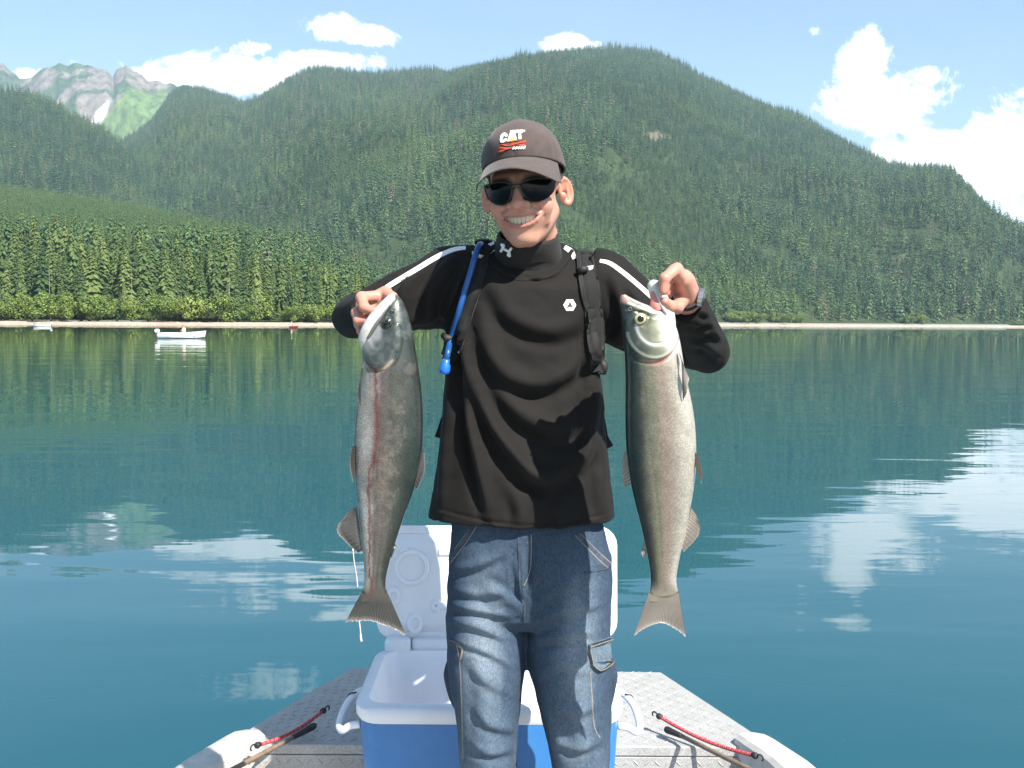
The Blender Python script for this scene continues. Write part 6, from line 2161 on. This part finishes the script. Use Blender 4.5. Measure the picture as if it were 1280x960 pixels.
def colL(X, Y, f, fr):
    back = np.array([0.034, 0.041, 0.034]); flank = np.array([0.062, 0.066, 0.054]); mauve = np.array([0.105, 0.086, 0.078]); belly = np.array([0.46, 0.43, 0.385])
    nz = fbm(X * .09, Y * .035, 4, 230)
    g = (1 - f) + .16 * (nz - .5)          # 0 at the back, 1 at the belly
    c = np.tile(back, (*X.shape, 1))
    c = lay(c, sstep(.08, .40, g), flank); c = lay(c, sstep(.35, .55, g) * .8, mauve)
    c = lay(c, sstep(.58, .78, g) * (.45 + .9 * (fbm(X * .05, Y * .02, 3, 231) - .2)), belly)
    mo = fbm(X * .12, Y * .06, 5, 237); c *= (0.72 + .56 * mo)[..., None]
    for (x, y, r_, k) in ((500, 510, 8, .4), (497, 537, 9, .35), (486, 556, 11, .4), (485, 580, 12, .45), (482, 610, 12, .4), (515, 462, 7, .35), (478, 650, 9, .3)):   # rubbed pale patches
        c = lay(c, sstep(1.3, .4, np.hypot((X - x) / r_, (Y - y) / (r_ * 1.4)) + 3.0 * (fbm(X * .22, Y * .16, 4, 236) - .5)) * k, (.19, .16, .13))
    head = sstep(1.04, .98, np.where(Y > 424, np.hypot((X - 478) / 27, (Y - 424) / 38), 0)) * (Y < 464)
    hn = fbm(X * .15, Y * .13, 4, 232)
    hc = lay(np.tile(np.array([0.038, 0.048, 0.042]), (*X.shape, 1)), sstep(.45, .62, hn) * .6, np.array([.10, .11, .095]))
    hc = lay(hc, sstep(.62, .95, 1 - f) * sstep(446, 418, Y) * .85, (.52, .50, .48))
    hc = lay(hc, sstep(9, 3, np.hypot(X - 474, (Y - 417) * .7)) * .5, (.42, .42, .40))
    m = np.clip(head, 0, 1)[..., None]; c = c * (1 - m) + hc * m
    c = lay(c, sstep(7, 2, np.hypot(X - 494, Y - 371)) * .4, (.10, .10, .10))
    dl, _ = seg_d(X, Y, [(460, 456), (470, 462.5), (482, 461), (493, 450)]); c = lay(c, np.exp(-(dl / 2.0) ** 2) * .75, (.50, .37, .29))
    c = lay(c, sstep(722, 746, Y), np.array([.085, .075, .065]) * .8)
    # blood running down the flank and along the belly
    jn = 1.4 * (fbm(Y * .12, X * .02, 3, 233) - .5) * 3
    for pts, w_, k in (([(472, 462), (474, 490), (475, 520), (474, 545), (471, 572)], 2.6, .75), ([(473, 572), (466, 582), (464, 610), (464, 650), (463, 700), (465, 742)], 1.5, .72), ([(471, 572), (470, 590), (466, 605)], 1.6, .5), ([(447, 512), (445, 550), (446, 590), (448, 625)], 2.2, .8), ([(452, 470), (450, 490), (447, 512)], 1.5, .5)):
        dd, _ = seg_d(X + jn, Y, pts); c = lay(c, np.exp(-(dd / (w_ * .8)) ** 2) * np.clip(k * 1.15 * (.6 + .8 * fbm(Y * .2, X * .1, 3, 235)), 0, 1), (.15, .026, .020))
        c = lay(c, np.exp(-(dd / (w_ * 3.2)) ** 2) * .16, (.16, .075, .06))
    return c, sstep(452, 466, Y) * sstep(745, 715, Y) * np.ones_like(X)


salmon(stL, YL, .042, colL, shapeL, m_dark, fL, 368, 752)
eye(484.5, 403.5, YL - .0325, 5.6, m_iris_d, fL)
jp = smooth_path([P(455, 436, YL + .0), P(456, 424, YL - .012), P(461, 410, YL - .020), P(470, 396, YL - .021), P(480, 383, YL - .016), P(489, 372.5, YL - .008), P(492.5, 369.5, YL - .003)], 40)
v, f = tube(jp, np.interp(np.linspace(0, 1, 40), [0, .15, .5, .85, 1], [.006, .0125, .0120, .0070, .003]), 16)
MB().add((v, f)).build('lower_jaw', m_jaw, fL)
jp = smooth_path([P(460, 423, YL - .026), P(469, 407, YL - .030), P(479, 392, YL - .025), P(487, 381, YL - .018)], 24)
MB().add(tube(jp, np.interp(np.linspace(0, 1, 24), [0, .5, 1], [.003, .0036, .002]), 8)).build('lip', mat_simple('grey fish lip', (.10, .105, .10), .3, .5), fL)
for nx, ny in ((491.5, 387),):
    c0 = P(nx, ny, YL - .026)
    MB().add(tube([c0 + np.array([.0035 * math.cos(a), 0, .0028 * math.sin(a)]) for a in np.linspace(0, 6.283, 18)], .0010, 6)).build('nostril', m_dark if False else bpy.data.materials['grey fish lip'], fL)
c0 = P(787.5, 386.5, YR - .0215)
MB().add(tube([c0 + np.array([.0035 * math.cos(a), 0, .0028 * math.sin(a)]) for a in np.linspace(0, 6.283, 18)], .0010, 6)).build('nostril', bpy.data.materials['grey fish lip'], fR)
fin('tail_fin', [(453, 738), (460, 742), (468, 744), (476, 742), (483, 737)], [(431.5, 778), (447, 777), (464, 777), (486, 784), (508.5, 796)], YL, YL + .006, m_fin_d, fL, 34, .0009, .035, 13)
fin('dorsal_fin', [(525.5, 556), (523, 576), (517, 604)], [(531, 566), (531, 590), (522, 613)], YL, YL + .006, m_fin_d, fL, 11, .0015, .12, 14)
fin('adipose_fin', [(492, 676), (488.5, 692)], [(495.5, 684), (489, 698)], YL, YL, m_fin_d, fL, 4, .0006, .02, 15)
fin('pectoral_fin', [(456, 452), (453, 456), (452, 462)], [(446.5, 490), (448, 504), (450.5, 512)], YL - .028, YL - .040, m_fin_d, fL, 9, .001, .05, 16, -.008)
fin('pelvic_fin', [(445, 556), (444, 572), (445, 588)], [(439, 560), (437, 582), (441, 603)], YL - .010, YL - .022, m_fin_d, fL, 8, .001, .05, 17)
fin('anal_fin', [(445.5, 634), (449, 655), (453, 688)], [(438, 636), (420.5, 664), (447, 691)], YL, YL - .004, m_fin_d, fL, 13, .0014, .08, 18)
MB().add(tube(smooth_path([P(441, 686, YL - .004), P(443, 704, YL - .002), P(446, 722, YL), P(447, 734, YL - .004)], 24), .0011, 6)).build('slime_strand', m_slime, fL)
MB().add(tube(smooth_path([P(449, 776, YL - .002), P(450.5, 788, YL - .001), P(451, 797, YL), P(452, 802, YL)], 16), [.0012] * 8 + [.0022] * 6 + [.003, .0015], 6)).build('slime_strand', m_slime, fL)

# ------------------------------------------------------------------ haze over the lake and mountains
hz_m = bpy.data.materials.new('haze air')
hz_m.use_nodes = True
hz_m.node_tree.nodes.clear()
h_ = NT(hz_m.node_tree)
pv = h_.new('ShaderNodeVolumePrincipled')
pv.inputs['Color'].default_value = (0.56, 0.83, 1.0, 1)
pv.inputs['Density'].default_value = 0.000055
pv.inputs['Anisotropy'].default_value = 0.0
hz_m.cycles.volume_sampling = 'DISTANCE'
hz_m.cycles.homogeneous_volume = True
ho = h_.new('ShaderNodeOutputMaterial')
h_.link(pv.outputs[0], ho.inputs['Volume'])
x0, x1, y0, y1, z0, z1 = -9500, 9500, -3500, 11500, -2.0, 2400
v = [(x, y, z) for x in (x0, x1) for y in (y0, y1) for z in (z0, z1)]
haze = mesh_obj('haze', v, [(0, 1, 3, 2), (4, 6, 7, 5), (0, 4, 5, 1), (2, 3, 7, 6), (0, 2, 6, 4), (1, 5, 7, 3)], hz_m, smooth=False)
tag(haze, kind='stuff')
